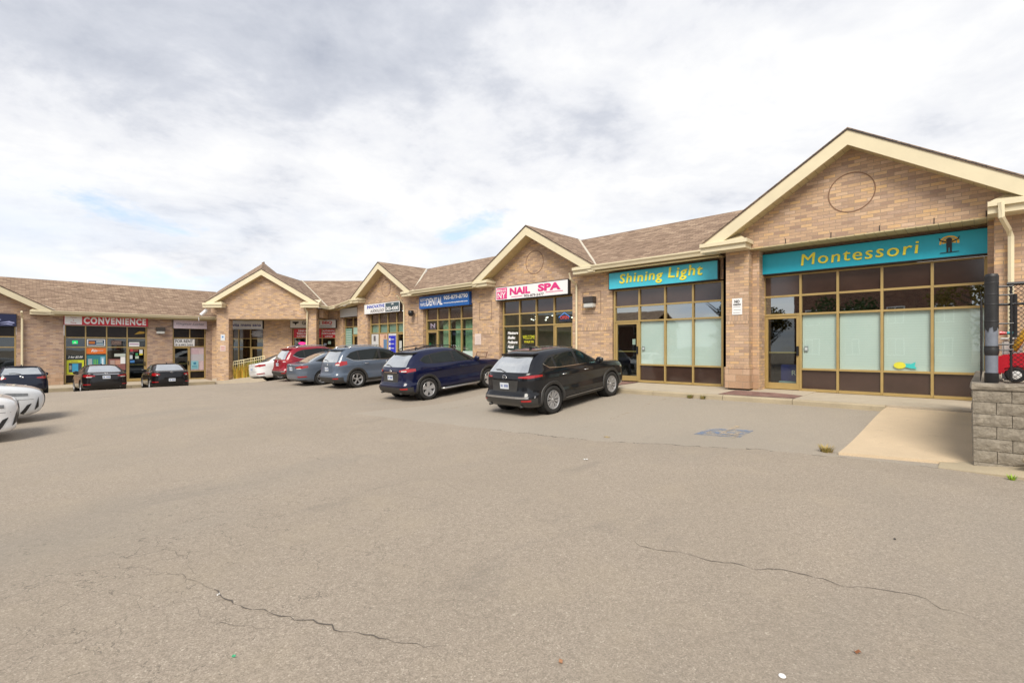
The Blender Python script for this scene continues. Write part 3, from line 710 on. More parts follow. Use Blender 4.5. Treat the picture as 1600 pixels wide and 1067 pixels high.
# emblem: a child with raised arms in front of a half sun
b = MB(FA); n = 20; uc, zc = -.62, 2.40
for k in range(n):
    a, c = PI*k/n - .25, PI*(k+1)/n + .25 if k == n-1 else PI*(k+1)/n - (.25 if k < n-1 else 0)
    for r0, r1 in ((0, .105), (.12, .155)):
        P = [(uc+r0*math.cos(a)*1.15, zc+.03+r0*math.sin(a)), (uc+r1*math.cos(a)*1.15, zc+.03+r1*math.sin(a)), (uc+r1*math.cos(c)*1.15, zc+.03+r1*math.sin(c)), (uc+r0*math.cos(c)*1.15, zc+.03+r0*math.sin(c))]
        b.face([(p, o+.004, q) for p, q in P])
b.build('emblem_sun', col((.85, .5, .05), .5), t)
b = MB(FA)
b.prism([(uc-.045, zc-.19), (uc-.05, zc+.0), (uc-.035, zc+.05), (uc+.035, zc+.05), (uc+.05, zc), (uc+.05, zc-.19), (uc+.012, zc-.19), (uc+.006, zc-.09), (uc-.006, zc-.09), (uc-.012, zc-.19)], o+.005, o+.009)
b.prism([(uc+.055*math.cos(k*PI/8), zc+.085+.05*math.sin(k*PI/8)) for k in range(16)], o+.0095, o+.012)
for s in (-1, 1):
    b.prism([(uc+s*.04, zc+.02), (uc+s*.04, zc+.05), (uc+s*.15, zc+.10), (uc+s*.17, zc+.155), (uc+s*.185, zc+.15), (uc+s*.165, zc+.08)][::s], o+.0125, o+.015)
b.prism([(uc-.17, zc-.215), (uc+.17, zc-.205), (uc+.17, zc-.19), (uc-.15, zc-.197)], o+.016, o+.018)
b.build('emblem_child', blk, t)
pink = col((.68, .05, .22), .4); pinkt = col((.66, .03, .20), .4)
t, o = sign(FA, 'white and pink sign reading Nails NY Nail Spa with a phone number'.replace('Nails NY ', ''), -15.86, -11.74, 2.06, 2.67, wht, .03)
b = MB(FA); b.box(-15.78, -15.12, o, o+.006, 2.12, 2.61); b.build('pink_square', pink, t)
text(FA, 'BELLS', -15.45, 2.50, .11, wht, t, o=o+.007, width=.55, bold=.02); text(FA, 'NY', -15.45, 2.28, .25, wht, t, o=o+.007, width=.5, bold=.01)
text(FA, 'NAIL', -14.35, 2.415, .31, pinkt, t, o=o, width=1.2, bold=.05); text(FA, 'SPA', -12.72, 2.44, .31, pinkt, t, o=o, width=1.2, bold=.05)
text(FA, '905-879-5477', -13.55, 2.17, .10, col((.05, .02, .03)), t, o=o, width=1.1, bold=.01)
b = MB(FA); b.box(-14.85, -14.2, o, o+.004, 2.165, 2.19); b.build('underline', pinkt, t); b = MB(FA); b.box(-12.9, -12.0, o, o+.004, 2.215, 2.24); b.build('underline', pinkt, t)
blue = col((.008, .10, .36), .4, .08)
t, o = sign(FA, 'blue sign reading North Maple Dental in white with a phone number', -21.74, -17.66, 2.01, 2.66, blue, .012, rimc=col((.006, .06, .25)))
text(FA, 'NORTH', -21.38, 2.47, .17, wht, t, o=o, width=.5); text(FA, 'MAPLE', -21.38, 2.23, .17, wht, t, o=o, width=.5)
text(FA, 'DENTAL', -20.4, 2.34, .40, wht, t, o=o, width=1.35, bold=.02)
text(FA, '905-879-8790', -18.7, 2.47, .20, wht, t, o=o, width=1.85, bold=.025); text(FA, 'www.northmapledental.com', -18.7, 2.2, .085, wht, t, o=o, width=1.85, bold=.02)
t, o = sign(FA, 'white and slate sign reading Innovative Audiology with a phone number', -27.55, -23.60, 1.99, 2.60, wht, .02)
b = MB(FA); b.box(-25.1, -23.68, o, o+.005, 2.05, 2.54); b.build('slate_panel', col((.05, .085, .10), .5), t)
text(FA, 'INNOVATIVE', -26.2, 2.42, .20, col((.02, .06, .42)), t, o=o, width=2.0, bold=.03); text(FA, 'AUDIOLOGY', -26.0, 2.16, .18, col((.12, .12, .12)), t, o=o, width=1.6, bold=.02)
text(FA, '(289)', -24.35, 2.45, .11, wht, t, o=o+.006, bold=.02); text(FA, '303-4300', -24.38, 2.21, .20, wht, t, o=o+.006, width=1.25, bold=.03)
t, o = sign(frA(15.9), 'plain pale grey sign over the narrow shop at the inner corner', -31.75, -29.35, 2.0, 2.6, col((.50, .50, .49), .5), .02)
b = MB(frA(15.9)); 
for k in range(5): b.box(-31.6, -29.5, o, o+.003, 2.12+k*.09, 2.13+k*.09)
b.build('faint_lettering', col((.40, .40, .40)), t)
red = col((.52, .008, .02), .4)
t, o = sign(FB, 'red sign reading CONVENIENCE in white with a white panel at its left end', 2.16, 6.16, 1.29, 1.86, red, .02, rimc=col((.25, .01, .02)))
b = MB(FB); b.box(2.2, 2.96, o, o+.006, 1.33, 1.82); b.build('white_panel', wht, t)
for s, z in (('Thyme', 1.73), ('2', 1.57), ('Time', 1.42)): text(FB, s, 2.58, z, .09, col((.5, .1, .1)), t, o=o+.007)
text(FB, 'CONVENIENCE', 4.54, 1.575, .41, wht, t, o=o, width=3.0, bold=.045, spacing=1.2)
t, o = sign(FB, 'pale pink sign with grey script over the shop with the FOR RENT notice', 7.5, 9.46, 1.22, 1.80, col((.62, .52, .58), .45, .08), .015)
text(FB, 'Vougeue Lashes', 8.48, 1.53, .2, col((.16, .16, .2)), t, o=o, width=1.6, shear=.5)
t, o = sign(FB, 'dark navy sign with pale wave picture at the left edge', -3.8, .24, 1.12, 1.82, col((.01, .015, .06), .4), .02)
b = MB(FB); random.seed(3)
for (u, z, w_, h_) in ((-.05, 1.36, .9, .12), (-.55, 1.50, .5, .16), (-.1, 1.25, .7, .08), (-1.5, 1.35, 1.2, .14), (-2.6, 1.4, 1.3, .2)):
    b.prism([(u-w_/2, z-h_/2), (u-w_*.1, z-h_*.2), (u+w_*.22, z-h_*.5), (u+min(w_/2, .2), z), (u+w_*.1, z+h_*.2), (u, z+h_*.5), (u-w_*.2, z+h_*.1)], o, o+.003)
b.build('wave_picture', col((.35, .38, .62), .5), t)
t, o = sign(FD, 'grey sign reading vita mens sana under the corner porch', -19.75, -17.30, 1.25, 1.84, col((.60, .60, .60), .5), .03)
text(FD, 'vita mens sana', -18.42, 1.52, .22, col((.03, .035, .16)), t, o=o, width=2.0, bold=.02)
t, o = sign(FD, 'white sign with a black bull head and BBQ in red, partly behind the porch pier', -15.42, -12.22, 1.30, 1.90, col((.62, .60, .57), .5), .03)
text(FD, "GARCIA'S", -13.95, 1.66, .26, blk, t, o=o, width=1.25, bold=.02); text(FD, 'BBQ', -12.83, 1.66, .26, red, t, o=o, width=.68, bold=.02)
text(FD, 'PORTUGUESE CHURRASQUEIRA', -13.3, 1.43, .07, blk, t, o=o, width=1.6)
b = MB(FD); uc, zc = -15.02, 1.63
b.prism([(uc, zc-.14), (uc+.07, zc-.02), (uc+.10, zc+.04), (uc+.22, zc+.12), (uc+.2, zc+.02), (uc+.12, zc-.0), (uc+.0, zc+.06), (uc-.12, zc), (uc-.2, zc+.02), (uc-.22, zc+.12), (uc-.10, zc+.04), (uc-.07, zc-.02)], o, o+.004); b.build('bull_emblem', blk, t)
# ---------------------------------------------------------------- things on the shopfronts
def panel(fr, name, label, cat, u0, u1, z0, z1, m, o=0.0, th=.004, group=None):
    t = thing(name, label, cat, tuple(fr((u0+u1)/2, o, z0)), group)
    b = MB(fr); b.box(u0, u1, o, o+th, z0, z1); b.build('sheet', m, t); return t, o+th+.001
random.seed(5)
GI = -.175      # just in front of shop glass with the usual inset
def bits(fr, t, o, items):
    for k, (u0, u1, z0, z1, c) in enumerate(items):
        b = MB(fr); b.box(u0, u1, o+k*.0006, o+.002+k*.0006, z0, z1); b.build('printed_patch', col(c, .5), t)
O = (.85, .23, .02)
t, o = panel(FB, 'banner', 'orange banner with a small white word across the convenience store window', 'banner', 3.17, 4.11, -.42, -.06, col((.75, .17, .02)), GI)
text(FB, 'Rin', 3.55, -.22, .16, wht, t, o=o, bold=.03, shear=.3); text(FB, 'money', 3.84, -.24, .07, wht, t, o=o)
t, o = panel(FB, 'poster', 'yellow-green framed poster with dark phones in the convenience store window', 'poster', 2.3, 3.08, -1.62, -.78, col((.55, .60, .03)), GI)
bits(FB, t, o, [(2.40, 2.98, -1.50, -.95, (.04, .05, .08)), (2.55, 2.82, -1.48, -1.0, (.05, .33, .55)), (2.42, 2.52, -1.35, -1.1, (.3, .32, .3)), (2.5, 2.8, -.9, -.84, (.3, .3, .05))])
t, o = panel(FB, 'poster', 'black strip with white handwritten words above the yellow-green poster', 'poster', 2.28, 3.1, -.74, -.48, col((.02, .03, .03)), GI)
text(FB, '2 for $5.00', 2.69, -.61, .13, wht, t, o=o, width=.66, shear=.3, bold=.02)
t, o = panel(FB, 'poster', 'teal energy drink poster with a green claw mark below the orange banner', 'poster', 3.2, 4.09, -1.24, -.5, col((.03, .20, .26)), GI)
bits(FB, t, o, [(3.26, 3.45, -1.18, -.72, (.35, .42, .46)), (3.52, 3.56, -1.05, -.75, (.15, .5, .03)), (3.60, 3.64, -1.09, -.75, (.15, .5, .03)), (3.68, 3.72, -1.05, -.75, (.15, .5, .03)), (3.84, 4.04, -1.15, -.6, (.2, .45, .6)), (3.9, 3.98, -1.1, -.7, (.7, .8, .85))])
t, o = panel(FB, 'poster', 'small framed blue and orange poster above the orange banner', 'poster', 3.22, 4.06, .06, .46, wht, GI)
bits(FB, t, o, [(3.27, 4.01, .10, .42, (.02, .06, .13)), (3.30, 3.58, .18, .34, (.5, .16, .03)), (3.64, 3.95, .28, .36, (.55, .6, .6)), (3.64, 3.98, .15, .22, (.4, .55, .6))])
t, o = panel(FB, 'poster', 'red and brown food poster left of the convenience store door', 'poster', 4.22, 5.05, -1.45, -.75, col((.25, .10, .09)), GI)
bits(FB, t, o, [(4.3, 4.52, -1.1, -.82, (.42, .3, .26)), (4.55, 4.8, -1.1, -.82, (.5, .28, .2)), (4.25, 4.78, -1.4, -1.2, (.38, .12, .1))])
t, o = panel(FB, 'notice', 'white paper notice on the food poster beside the store door', 'notice', 4.8, 5.04, -1.05, -.62, wht, GI+.012)
t, o = panel(FB, 'notice', 'white price strip above the food poster', 'notice', 4.5, 5.05, -.6, -.42, col((.5, .55, .5)), GI)
t, o = panel(FB, 'sticker', 'small orange sticker at the bottom of the window beside the store door', 'sticker', 4.5, 4.75, -1.6, -1.42, col((.7, .22, .03)), GI+.004)
t, o = panel(FB, 'neon_sign', 'unlit oval neon sign in the upper window left of the store door', 'neon sign', 4.35, 4.85, .12, .40, col((.12, .08, .07)), GI)
text(FB, 'OPEN', 4.6, .26, .14, col((.35, .25, .2)), t, o=o, width=.4)
t, o = panel(FB, 'notice', 'white and purple notice above the convenience store door', 'notice', 5.22, 5.75, .03, .30, wht, GI)
bits(FB, t, o, [(5.25, 5.72, .15, .20, (.3, .1, .3))])
t, o = panel(FB, 'sticker', 'small lit green sign with a white arrow in the convenience store window', 'sign', 2.55, 2.8, .18, .38, lit('green_sign', (.0, .35, .08), .6), GI)
b = MB(FB); b.prism([(2.60, .22), (2.75, .22), (2.675, .32)], o, o+.003); b.build('arrow', wht, t)
DS = [('white square', 5.75, 5.92, -.42, -.18, (.65, .68, .7)), ('yellow', 5.74, 5.92, -.52, -.42, (.65, .55, .03)), ('red no-smoking', 5.28, 5.42, -.30, -.12, (.5, .05, .06)), ('dark red', 5.44, 5.7, -.30, -.16, (.22, .04, .03)), ('pale green', 5.54, 5.72, -.75, -.58, (.45, .55, .45)), ('white lower', 5.26, 5.40, -.76, -.52, (.55, .6, .65)), ('small green', 5.55, 5.68, -.54, -.40, (.05, .3, .12)), ('blue', 5.28, 5.50, -1.0, -.85, (.05, .2, .5))]
for n_, u0, u1, z0, z1, c in DS: panel(FB, 'sticker', n_ + ' sticker on the convenience store door glass', 'sticker', u0, u1, z0, z1, col(c), GI+.012)
b = MB(FB); b.prism([(5.5, .80), (6.02, .86), (6.02, .98), (5.75, 1.0)], -.19, -.186)
tag(b.build('sticker', col((.5, .3, .03))), 'yellow-orange decal in the top pane above the convenience store door', 'sticker')
t, o = panel(FB, 'notice', 'white FOR RENT notice across the window by the pale pink sign', 'notice', 7.6, 8.78, .05, .53, wht, -.135)
text(FB, 'FOR RENT', 8.18, .38, .2, blk, t, o=o, width=1.0, bold=.02); text(FB, '416-843-2005', 8.18, .14, .13, blk, t, o=o, width=1.0, bold=.01)
t, o = panel(FB, 'poster', 'pink and white drape poster filling the window beside the FOR RENT notice', 'poster', 8.56, 9.34, -1.6, .0, col((.60, .47, .50), .5, .12), -.2)
bits(FB, t, o, [(8.56, 9.34, -.95, -.5, (.5, .48, .52)), (8.6, 9.05, -.5, -.2, (.55, .4, .45))])
t, o = panel(FB, 'poster', 'light blue poster with a dark blue emblem low in the drape window', 'poster', 8.58, 9.02, -1.52, -.95, col((.25, .52, .60)), -.17)
bits(FB, t, o, [(8.72, 8.88, -1.2, -1.05, (.03, .2, .35)), (8.64, 8.95, -1.32, -1.28, (.03, .2, .3)), (8.64, 8.95, -1.42, -1.38, (.03, .2, .3))])
# corner shops
t, o = panel(FD, 'notice', 'white lettered notice in the top right pane under the vita mens sana sign', 'notice', -18.22, -17.48, .72, 1.12, col((.25, .25, .26)), -.17)
for k, s in enumerate(('MIND, BODY', 'HEALTH & WELLNESS', 'CENTRE')): text(FD, s, -17.86, 1.02-k*.12, .07, wht, t, o=o)
t, o = panel(FD, 'banner', 'red banner reading DINE IN, TAKE-OUT, CATERING behind the porch pier', 'banner', -15.28, -13.34, .64, 1.26, red, -.13)
for k, s in enumerate(('DINE IN', 'TAKE-OUT', 'CATERING')): text(FD, s, -14.65, 1.12-k*.19, .13, wht, t, o=o, bold=.03)
t, o = panel(FD, 'banner', 'red banner reading PORTUGUESE CUISINE LUNCH right of the porch pier', 'banner', -13.27, -12.38, .64, 1.26, red, -.13)
for k, s in enumerate(('AUTHENTIC', 'PORTUGUESE', 'LUNCH')): text(FD, s, -12.83, 1.12-k*.19, .12, wht, t, o=o, bold=.03)
t = thing('neon_sign', 'glowing pink oval sign in the barbecue shop window', 'neon sign', tuple(FD(-14.75, -.2, .2)))
b = MB(FD); b.prism([(-14.72+.26*math.cos(k*PI/12), .25+.1*math.sin(k*PI/12)) for k in range(24)], -.2, -.19); b.build('tube', lit('pink_neon', (.8, .03, .2), .55), t)
panel(FD, 'notice', 'small pale green notice in the barbecue shop window', 'notice', -12.9, -12.7, .2, .4, col((.35, .5, .4)), -.17)
panel(FD, 'notice', 'small grey-blue notice beside the pale green one in the barbecue shop', 'notice', -13.2, -13.0, .12, .25, col((.3, .35, .45)), -.17)
t, o = panel(frA(15.9), 'poster', 'tall pale green listing board in the narrow corner shop window', 'poster', -31.5, -30.6, -.5, 1.25, col((.18, .32, .26)), -.13)
for k in range(9): bits(frA(15.9), t, o+.001*k, [(-31.4, -30.7, 1.0-k*.16, 1.05-k*.16, (.45, .55, .5))])
panel(frA(15.9), 'poster', 'square pale green poster above the door of the narrow corner shop', 'poster', -30.4, -29.5, .85, 1.3, col((.35, .5, .43)), -.13)
# audiology posters
t, o = panel(FA, 'poster', 'white poster with grey ear pictures in the audiology window', 'poster', -27.24, -26.42, -.55, .78, col((.55, .55, .54)), -.165)
bits(FA, t, o, [(-27.0, -26.75, .35, .68, (.12, .11, .12)), (-26.75, -26.58, -.1, .15, (.2, .25, .2)), (-27.1, -26.9, -.3, .1, (.4, .42, .4))])
t, o = panel(FA, 'poster', 'orange and blue poster of a seated figure in the audiology window', 'poster', -26.28, -25.45, -.55, .78, col((.60, .38, .28), .5, .2), -.165)
bits(FA, t, o, [(-25.85, -25.48, -.2, .45, (.1, .2, .35)), (-25.75, -25.6, .5, .7, (.3, .15, .1)), (-26.2, -25.9, .1, .6, (.65, .45, .3))])
t, o = panel(FA, 'poster', 'royal blue list poster beside the audiology door', 'poster', -25.32, -24.48, -.55, .78, col((.6, .6, .62)), -.165)
bits(FA, t, o, [(-25.28, -24.52, -.4, .66, (.02, .03, .45))] + [(-25.24, -25.08, .36-k*.26, .52-k*.26, (.7, .7, .7)) for k in range(4)] + [(-25.0, -24.7, .42-k*.26, .46-k*.26, (.6, .6, .7)) for k in range(4)])
t, o = panel(FA, 'notice', 'white hours notice on the audiology door', 'notice', -24.15, -23.9, -.2, .35, col((.5, .52, .5)), -.16)
# nail spa window
t = thing('window_lettering', 'white list of treatments lettered on the left nail spa pane', 'lettering', tuple(FA(-15.2, -.1, -.5)))
for k, s in enumerate(('Manicure', 'Shellac', 'Pedicure', 'Facial', 'Waxing', 'Tinting', 'Eyelash', 'Massage')): text(FA, s, -15.42, .62-k*.205, .13, wht, t, o=-.19, align='LEFT', bold=.04, shear=.2, name='word')
t = thing('window_lettering', 'yellow lettering on the second nail spa pane', 'lettering', tuple(FA(-14.2, -.1, 0)))
text(FA, 'WELCOME', -14.15, .42, .16, col((.6, .6, .03)), t, o=-.19, width=.7, name='word'); text(FA, 'WALK IN', -14.15, .22, .1, col((.6, .55, .03)), t, o=-.19, width=.55, bold=.02, name='word')
t = thing('neon_sign', 'blue house-shaped neon sign with red letters above the nail spa door', 'neon sign', tuple(FA(-12.2, -.2, 1)))
b = MB(FA); b.prism([(-12.52, 1.03), (-11.95, 1.03), (-11.95, 1.22), (-12.23, 1.40), (-12.52, 1.22)], -.235, -.225); b.build('backing', col((.01, .03, .12)), t)
text(FA, 'OPEN', -12.23, 1.19, .13, lit('red_neon', (.7, .05, .05), .6), t, o=-.224, width=.42)
b = MB(FA); b.tube([(-12.52, -.215, 1.2), (-12.23, -.215, 1.39), (-11.95, -.215, 1.2)], .012); b.build('tube', lit('blue_neon', (.05, .25, .8), .6), t)
M['bulb'] = lit('warm_bulb', (1, .93, .8), 1.6)
first = None; random.seed(11)
for k in range(13):
    u = -15.4 + k*.27 + random.uniform(-.08, .08); dz = random.uniform(.08, .5); dd = random.uniform(.7, 2.0); p = FA(u, -dd, 1.55)
    if first is None:
        first = thing('pendant_light', 'small glass globe pendant light hanging inside the nail spa window', 'pendant light', (0, 0, 0), 'pendant lights inside the nail spa')
        b = MB(); b.lathe([(.0, -.04), (.028, -.028), (.04, 0), (.028, .028), (0, .04)], (0, 0, -.45), (0, 0, 1), 12); b.build('globe', M['bulb'], first, smoothf=True)
        b = MB(); b.tube([(0, 0, -.41), (0, 0, 0)], .004, 5); b.build('cord', wht, first); del first['_l']; r = first
    else:
        r = first.copy(); COL.objects.link(r)
        for ch in first.children: c = ch.copy(); COL.objects.link(c); c.parent = r
    r.location = p; r.scale = (1, 1, (dz+.3))
# dental curtains
b = MB(FA); n = 60
P0 = None
cu = [( -20.4 + (2.65*i/n), -.42 + .035*math.sin(i*1.9)) for i in range(n+1)]
for i in range(n):
    if 14 < i < 24 or 34 < i < 41: continue
    (a, c), (d, e) = cu[i], cu[i+1]; b.face([(a, c, -1.2), (d, e, -1.2), (d, e, 1.36), (a, c, 1.36)])
t = tag(b.build('curtain', col((.32, .48, .34), .7, .15)), 'pale green vertical curtains behind the dental clinic window', 'curtain')
b = MB(FA); b.box(-18.55, -17.75, -.2, -.19, -.55, -.2); tag(b.build('window_film', M['film']), 'strip of pale frosted film at the foot of the dental window', 'window film')
t = thing('window_emblem', 'dark emblem lettering on the pane above the dental clinic door', 'emblem', tuple(FA(-21, -.2, 1.1)))
text(FA, 'N', -21.0, 1.13, .22, col((.3, .25, .32)), t, o=-.19, width=.4, bold=.04); text(FA, 'DENTAL', -21.0, .98, .06, col((.3, .25, .32)), t, o=-.19, width=.5)
# toy fish sticker and door bin of the montessori
t = thing('toy_fish', 'yellow and teal toy fish in the third lower Montessori window', 'toy', tuple(FA(-1.5, -.1, -.55)))
b = MB(FA); b.prism([(-1.55+.12*math.cos(k*PI/8), -.46+.085*math.sin(k*PI/8)) for k in range(16)], -.085, -.07); b.build('body', col((.65, .62, .05)), t)
b = MB(FA); b.prism([(-1.45, -.5), (-1.45, -.41), (-1.33, -.42), (-1.24, -.37), (-1.26, -.46), (-1.22, -.54), (-1.34, -.53)], -.084, -.071); b.build('tail', col((.05, .5, .48)), t)
t = thing('storage_box', 'dark blue storage box with white symbol behind the Montessori door', 'box', tuple(FA(-4.1, -.5, -1.2)))
b = MB(FA); b.box(-4.35, -3.85, -.75, -.45, -1.0, -.52); b.build('body', col((.01, .02, .22)), t, bevel=.02)
b = MB(FA); b.box(-4.4, -3.8, -.8, -.42, -1.22, -1.0); b.build('tray', col((.4, .48, .55)), t, bevel=.02)
text(FA, 'R', -4.0, -.75, .14, wht, t, o=-.445)
t, o = panel(FA, 'notice', 'small white notice on the Shining Light door glass', 'notice', -9.05, -8.93, .08, .28, wht, -.075)
for fr_, u, lb in ((FA, -8.62, 'Shining Light'), (FA, -3.6, 'Montessori')):
    t = thing('door_phone', 'small grey entry phone behind the glass right of the %s door' % lb, 'entry phone', tuple(fr_(u, -.1, -.1)))
    b = MB(fr_); b.box(u-.05, u+.05, -.078, -.068, -.12, .02); b.build('body', col((.2, .24, .24)), t); b = MB(fr_); b.box(u-.03, u+.03, -.067, -.065, -.09, -.02); b.build('keypad', col((.5, .55, .55)), t)
# notices on brick
def notice(fr, label, u0, u1, z0, z1, lines, base=wht, o=.014, big=None):
    t, oo = panel(fr, 'notice', label, 'sign', u0, u1, z0, z1, base, o, .006)
    w = u1-u0
    if big: text(fr, big, (u0+u1)/2, z1-.09, .085, blk, t, o=oo, width=w*.5, bold=.03)
    n = lines
    for k in range(n):
        z = z0+.05+(z1-z0-.22)*k/max(1, n-1); b = MB(fr); b.box(u0+w*(.12+.05*(k % 2)), u1-w*(.12+.06*((k+1) % 2)), oo, oo+.001, z, z+.012); b.build('printed_line', col((.25, .25, .25)), t)
    return t, oo
t, oo = notice(FM, 'white NO PARKING notice on the pier between the two teal signs', -5.30, -5.02, .93, 1.40, 4, big='NO')
text(FM, 'PARKING', -5.16, 1.22, .045, blk, t, o=oo, width=.2, bold=.02)
notice(FA, 'white and red notice on the brick between dental clinic and nail spa', -17.42, -16.98, .10, .62, 4, col((.66, .55, .5)))
t, o = panel(FD, 'notice', 'white disabled parking sign on the left porch pier', 'sign', -19.35, -19.07, .42, .82, col((.6, .64, .68)), 1.622, .005)
b = MB(FD); b.prism([(-19.21+.06*math.cos(k*PI/6), .66+.06*math.sin(k*PI/6)) for k in range(12)], o, o+.002); b.build('blue_symbol', col((.05, .2, .5)), t)
t, o = panel(FD, 'notice', 'white notice with red print below the disabled sign on the porch pier', 'sign', -19.38, -19.02, -.28, .1, col((.62, .5, .46)), 1.622, .005)
for k in range(3): bits(FD, t, o+.001*k, [(-19.33, -19.07, -.2+k*.09, -.17+k*.09, (.5, .12, .1))])
# wall lights and cameras
def wall_light(fr, u, z, label):
    t = thing('wall_light', label, 'wall light', tuple(fr(u, 0, z)))
    b = MB(fr); b.prism([(u-.24, z-.02), (u+.24, z-.02), (u+.24, z+.22), (u-.24, z+.22)], .0, .24); b.build('housing', col((.05, .04, .035), .4), t, bevel=.02)
    b = MB(fr); b.box(u-.22, u+.22, .01, .22, z-.20, z-.022); b.build('lens', col((.55, .55, .52), .3), t, bevel=.03)
wall_light(FA, -10.77, 1.68, 'dark boxy wall light on the brick between nail spa and Shining Light')
wall_light(FB, 6.82, 1.05, 'dark boxy wall light on the brick right of the convenience store')
t = thing('security_camera', 'black dome security camera on the brick beside the dental clinic', 'security camera', tuple(FA(-22.5, 0, 1.85)))
b = MB(FA); b.box(-22.8, -22.45, .0, .06, 1.80, 1.86); b.build('bracket', M['black'], t); b = MB(); b.lathe([(0, -.2), (.1, -.17), (.15, -.08), (.16, 0), (.14, .12), (0, .14)], FA(-22.4, .24, 1.85), (0, 0, 1), 16); b.build('dome', M['blackm'], t, smoothf=True)
t = thing('floodlight', 'tilted white floodlight under the left eave of the corner gable', 'floodlight', tuple(FD(-20.3, 1.7, 2.1)))
c = FD(-20.15, 1.8, 2.45); e = FD(-20.5, 2.1, 1.95)
b = MB(); b.tube([tuple(c), tuple(c+(e-c)*.75)], .11, 10); b.build('housing', wht, t); b = MB(); b.tube([tuple(e), tuple(e+Vector((.05, 0, -.25)))], .03); b.build('bracket', M['steel'], t)
# chair between the blue suv and the black suv, against the wall
t = thing('bench', 'small rusty metal bench frame against the brick by the dental clinic', 'bench', (-16.6, 14.9, -1.25))
b = MB()
for x in (-17.05, -16.35): b.tube([(x, 14.7, -1.3), (x, 15.0, -.78), (x, 15.2, -.22)], .02)
b.tube([(-17.05, 15.19, -.25), (-16.35, 15.19, -.25)], .02); b.tube([(-17.05, 15.12, -.45), (-16.35, 15.12, -.45)], .012); b.build('frame', col((.14, .07, .04), .6), t)
b = MB(); b.box(-17.1, -16.3, 14.65, 15.05, -.80, -.76); b.build('seat', col((.03, .025, .02)), t)

# ---------------------------------------------------------------- handrail by the porch
t = thing('handrail', 'pale yellow and cream metal railing beside the porch ramp', 'railing', tuple(FD(-19, 1.2, -2.3)))
p0 = Vector(FD(-18.78, 1.15, 0)); p1 = Vector(FD(-17.0, -.1 + .6, 0)); n = 15
yelr = col((.70, .62, .38), .5, .2)
def rp(s, z): p = p0 + (p1-p0)*s; return (p.x, p.y, z + .38*s)
b = MB(); b.tube([rp(0, -1.0), rp(1, -1.0)], .03); b.tube([rp(0, -1.18), rp(1, -1.18)], .022); b.tube([rp(0, -2.12), rp(1, -2.12)], .022); b.build('rail', yelr, t)
for k in range(n+1):
    b = MB(); s = k/n; r = .032 if k % 5 == 0 else .014; b.tube([rp(s, -2.3), rp(s, -1.0)], r, 6); b.build('baluster', yelr, t)
# shrub growing through the railing
def tuft(name, label, cat, c, r, h, n, colr, seed, lean=.4, wid=.012, kind=None):
    random.seed(seed); b = MB(); b.cur = 0
    for k in range(n):
        a = random.uniform(0, 2*PI); rr = r*math.sqrt(random.random())*.6; x, y = c[0]+rr*math.cos(a), c[1]+rr*math.sin(a); hh = h*random.uniform(.4, 1)
        a2 = a+random.uniform(-.6, .6); dx, dy = math.cos(a2)*lean*hh, math.sin(a2)*lean*hh; nx_, ny_ = -math.sin(a2)*wid, math.cos(a2)*wid
        b.cur = random.randint(0, len(colr)-1)
        b.face([(x-nx_, y-ny_, c[2]), (x+nx_, y+ny_, c[2]), (x+dx*.5+nx_*.8, y+dy*.5+ny_*.8, c[2]+hh*.65), (x+dx*.5-nx_*.8, y+dy*.5-ny_*.8, c[2]+hh*.65)])
        b.face([(x+dx*.5-nx_*.8, y+dy*.5-ny_*.8, c[2]+hh*.65), (x+dx*.5+nx_*.8, y+dy*.5+ny_*.8, c[2]+hh*.65), (x+dx, y+dy, c[2]+hh)])
    o = b.build(name, colr, recalc=False); return tag(o, label, cat, kind=kind)
g1, g2, g3 = col((.24, .2, .05), .7, .3), col((.38, .27, .08), .7, .3), col((.08, .13, .02), .7, .3)
yb = [col((.50, .42, .06), .7, .3), col((.60, .36, .05), .7, .3), col((.20, .32, .04), .7, .3)]
for k in range(4):
    q = rp((k+.5)/4*.9, -2.25); w = FD(.0, -.12, 0)-FD(0, 0, 0)
    tuft('grass_clump', ['yellow grass clump nearest the left porch pier', 'yellow-green grass clump second from the porch pier behind the railing', 'green grass clump third from the porch pier behind the railing', 'green grass clump by the white sedan behind the railing'][k], 'plant', (q[0]+w.x, q[1]+w.y, q[2]), .42, 1.15, 260, [yb[0], yb[1]] if k < 2 else [yb[0], yb[2]], 30+k, .25, .014)
tuft('weed', 'dry yellow grass tuft at the front left corner of the concrete pad', 'weed', (-1.72, 8.55, ground(-1.7, 8.5)), .12, .12, 130, [g2, g1], 2, .8, .004)
tuft('weed', 'brown weed at the kerb foot, left one of the two below the white notice pier', 'weed', (-5.85, 13.05, ground(-5.8, 13)), .10, .13, 90, [g2, g3], 4, .6, .005)
tuft('weed', 'brown weed at the kerb foot, right one of the two below the white notice pier', 'weed', (-5.5, 13.05, ground(-5.5, 13)), .09, .13, 90, [g2, g3], 5, .6, .005)
tuft('weed', 'bright green weed at the kerb before the block wall', 'weed', (.22, 8.3, ground(.22, 8.3)), .05, .07, 40, [col((.25, .4, .02))], 6, .6, .005)
# crushed yellow leaves along the joint
tuft('weed', 'low yellowish weed in the asphalt joint near the painted wheelchair mark', 'weed', (-5.2, 7.95, ground(-5.2, 8)), .1, .03, 30, [g2], 7, 1.2, .004)

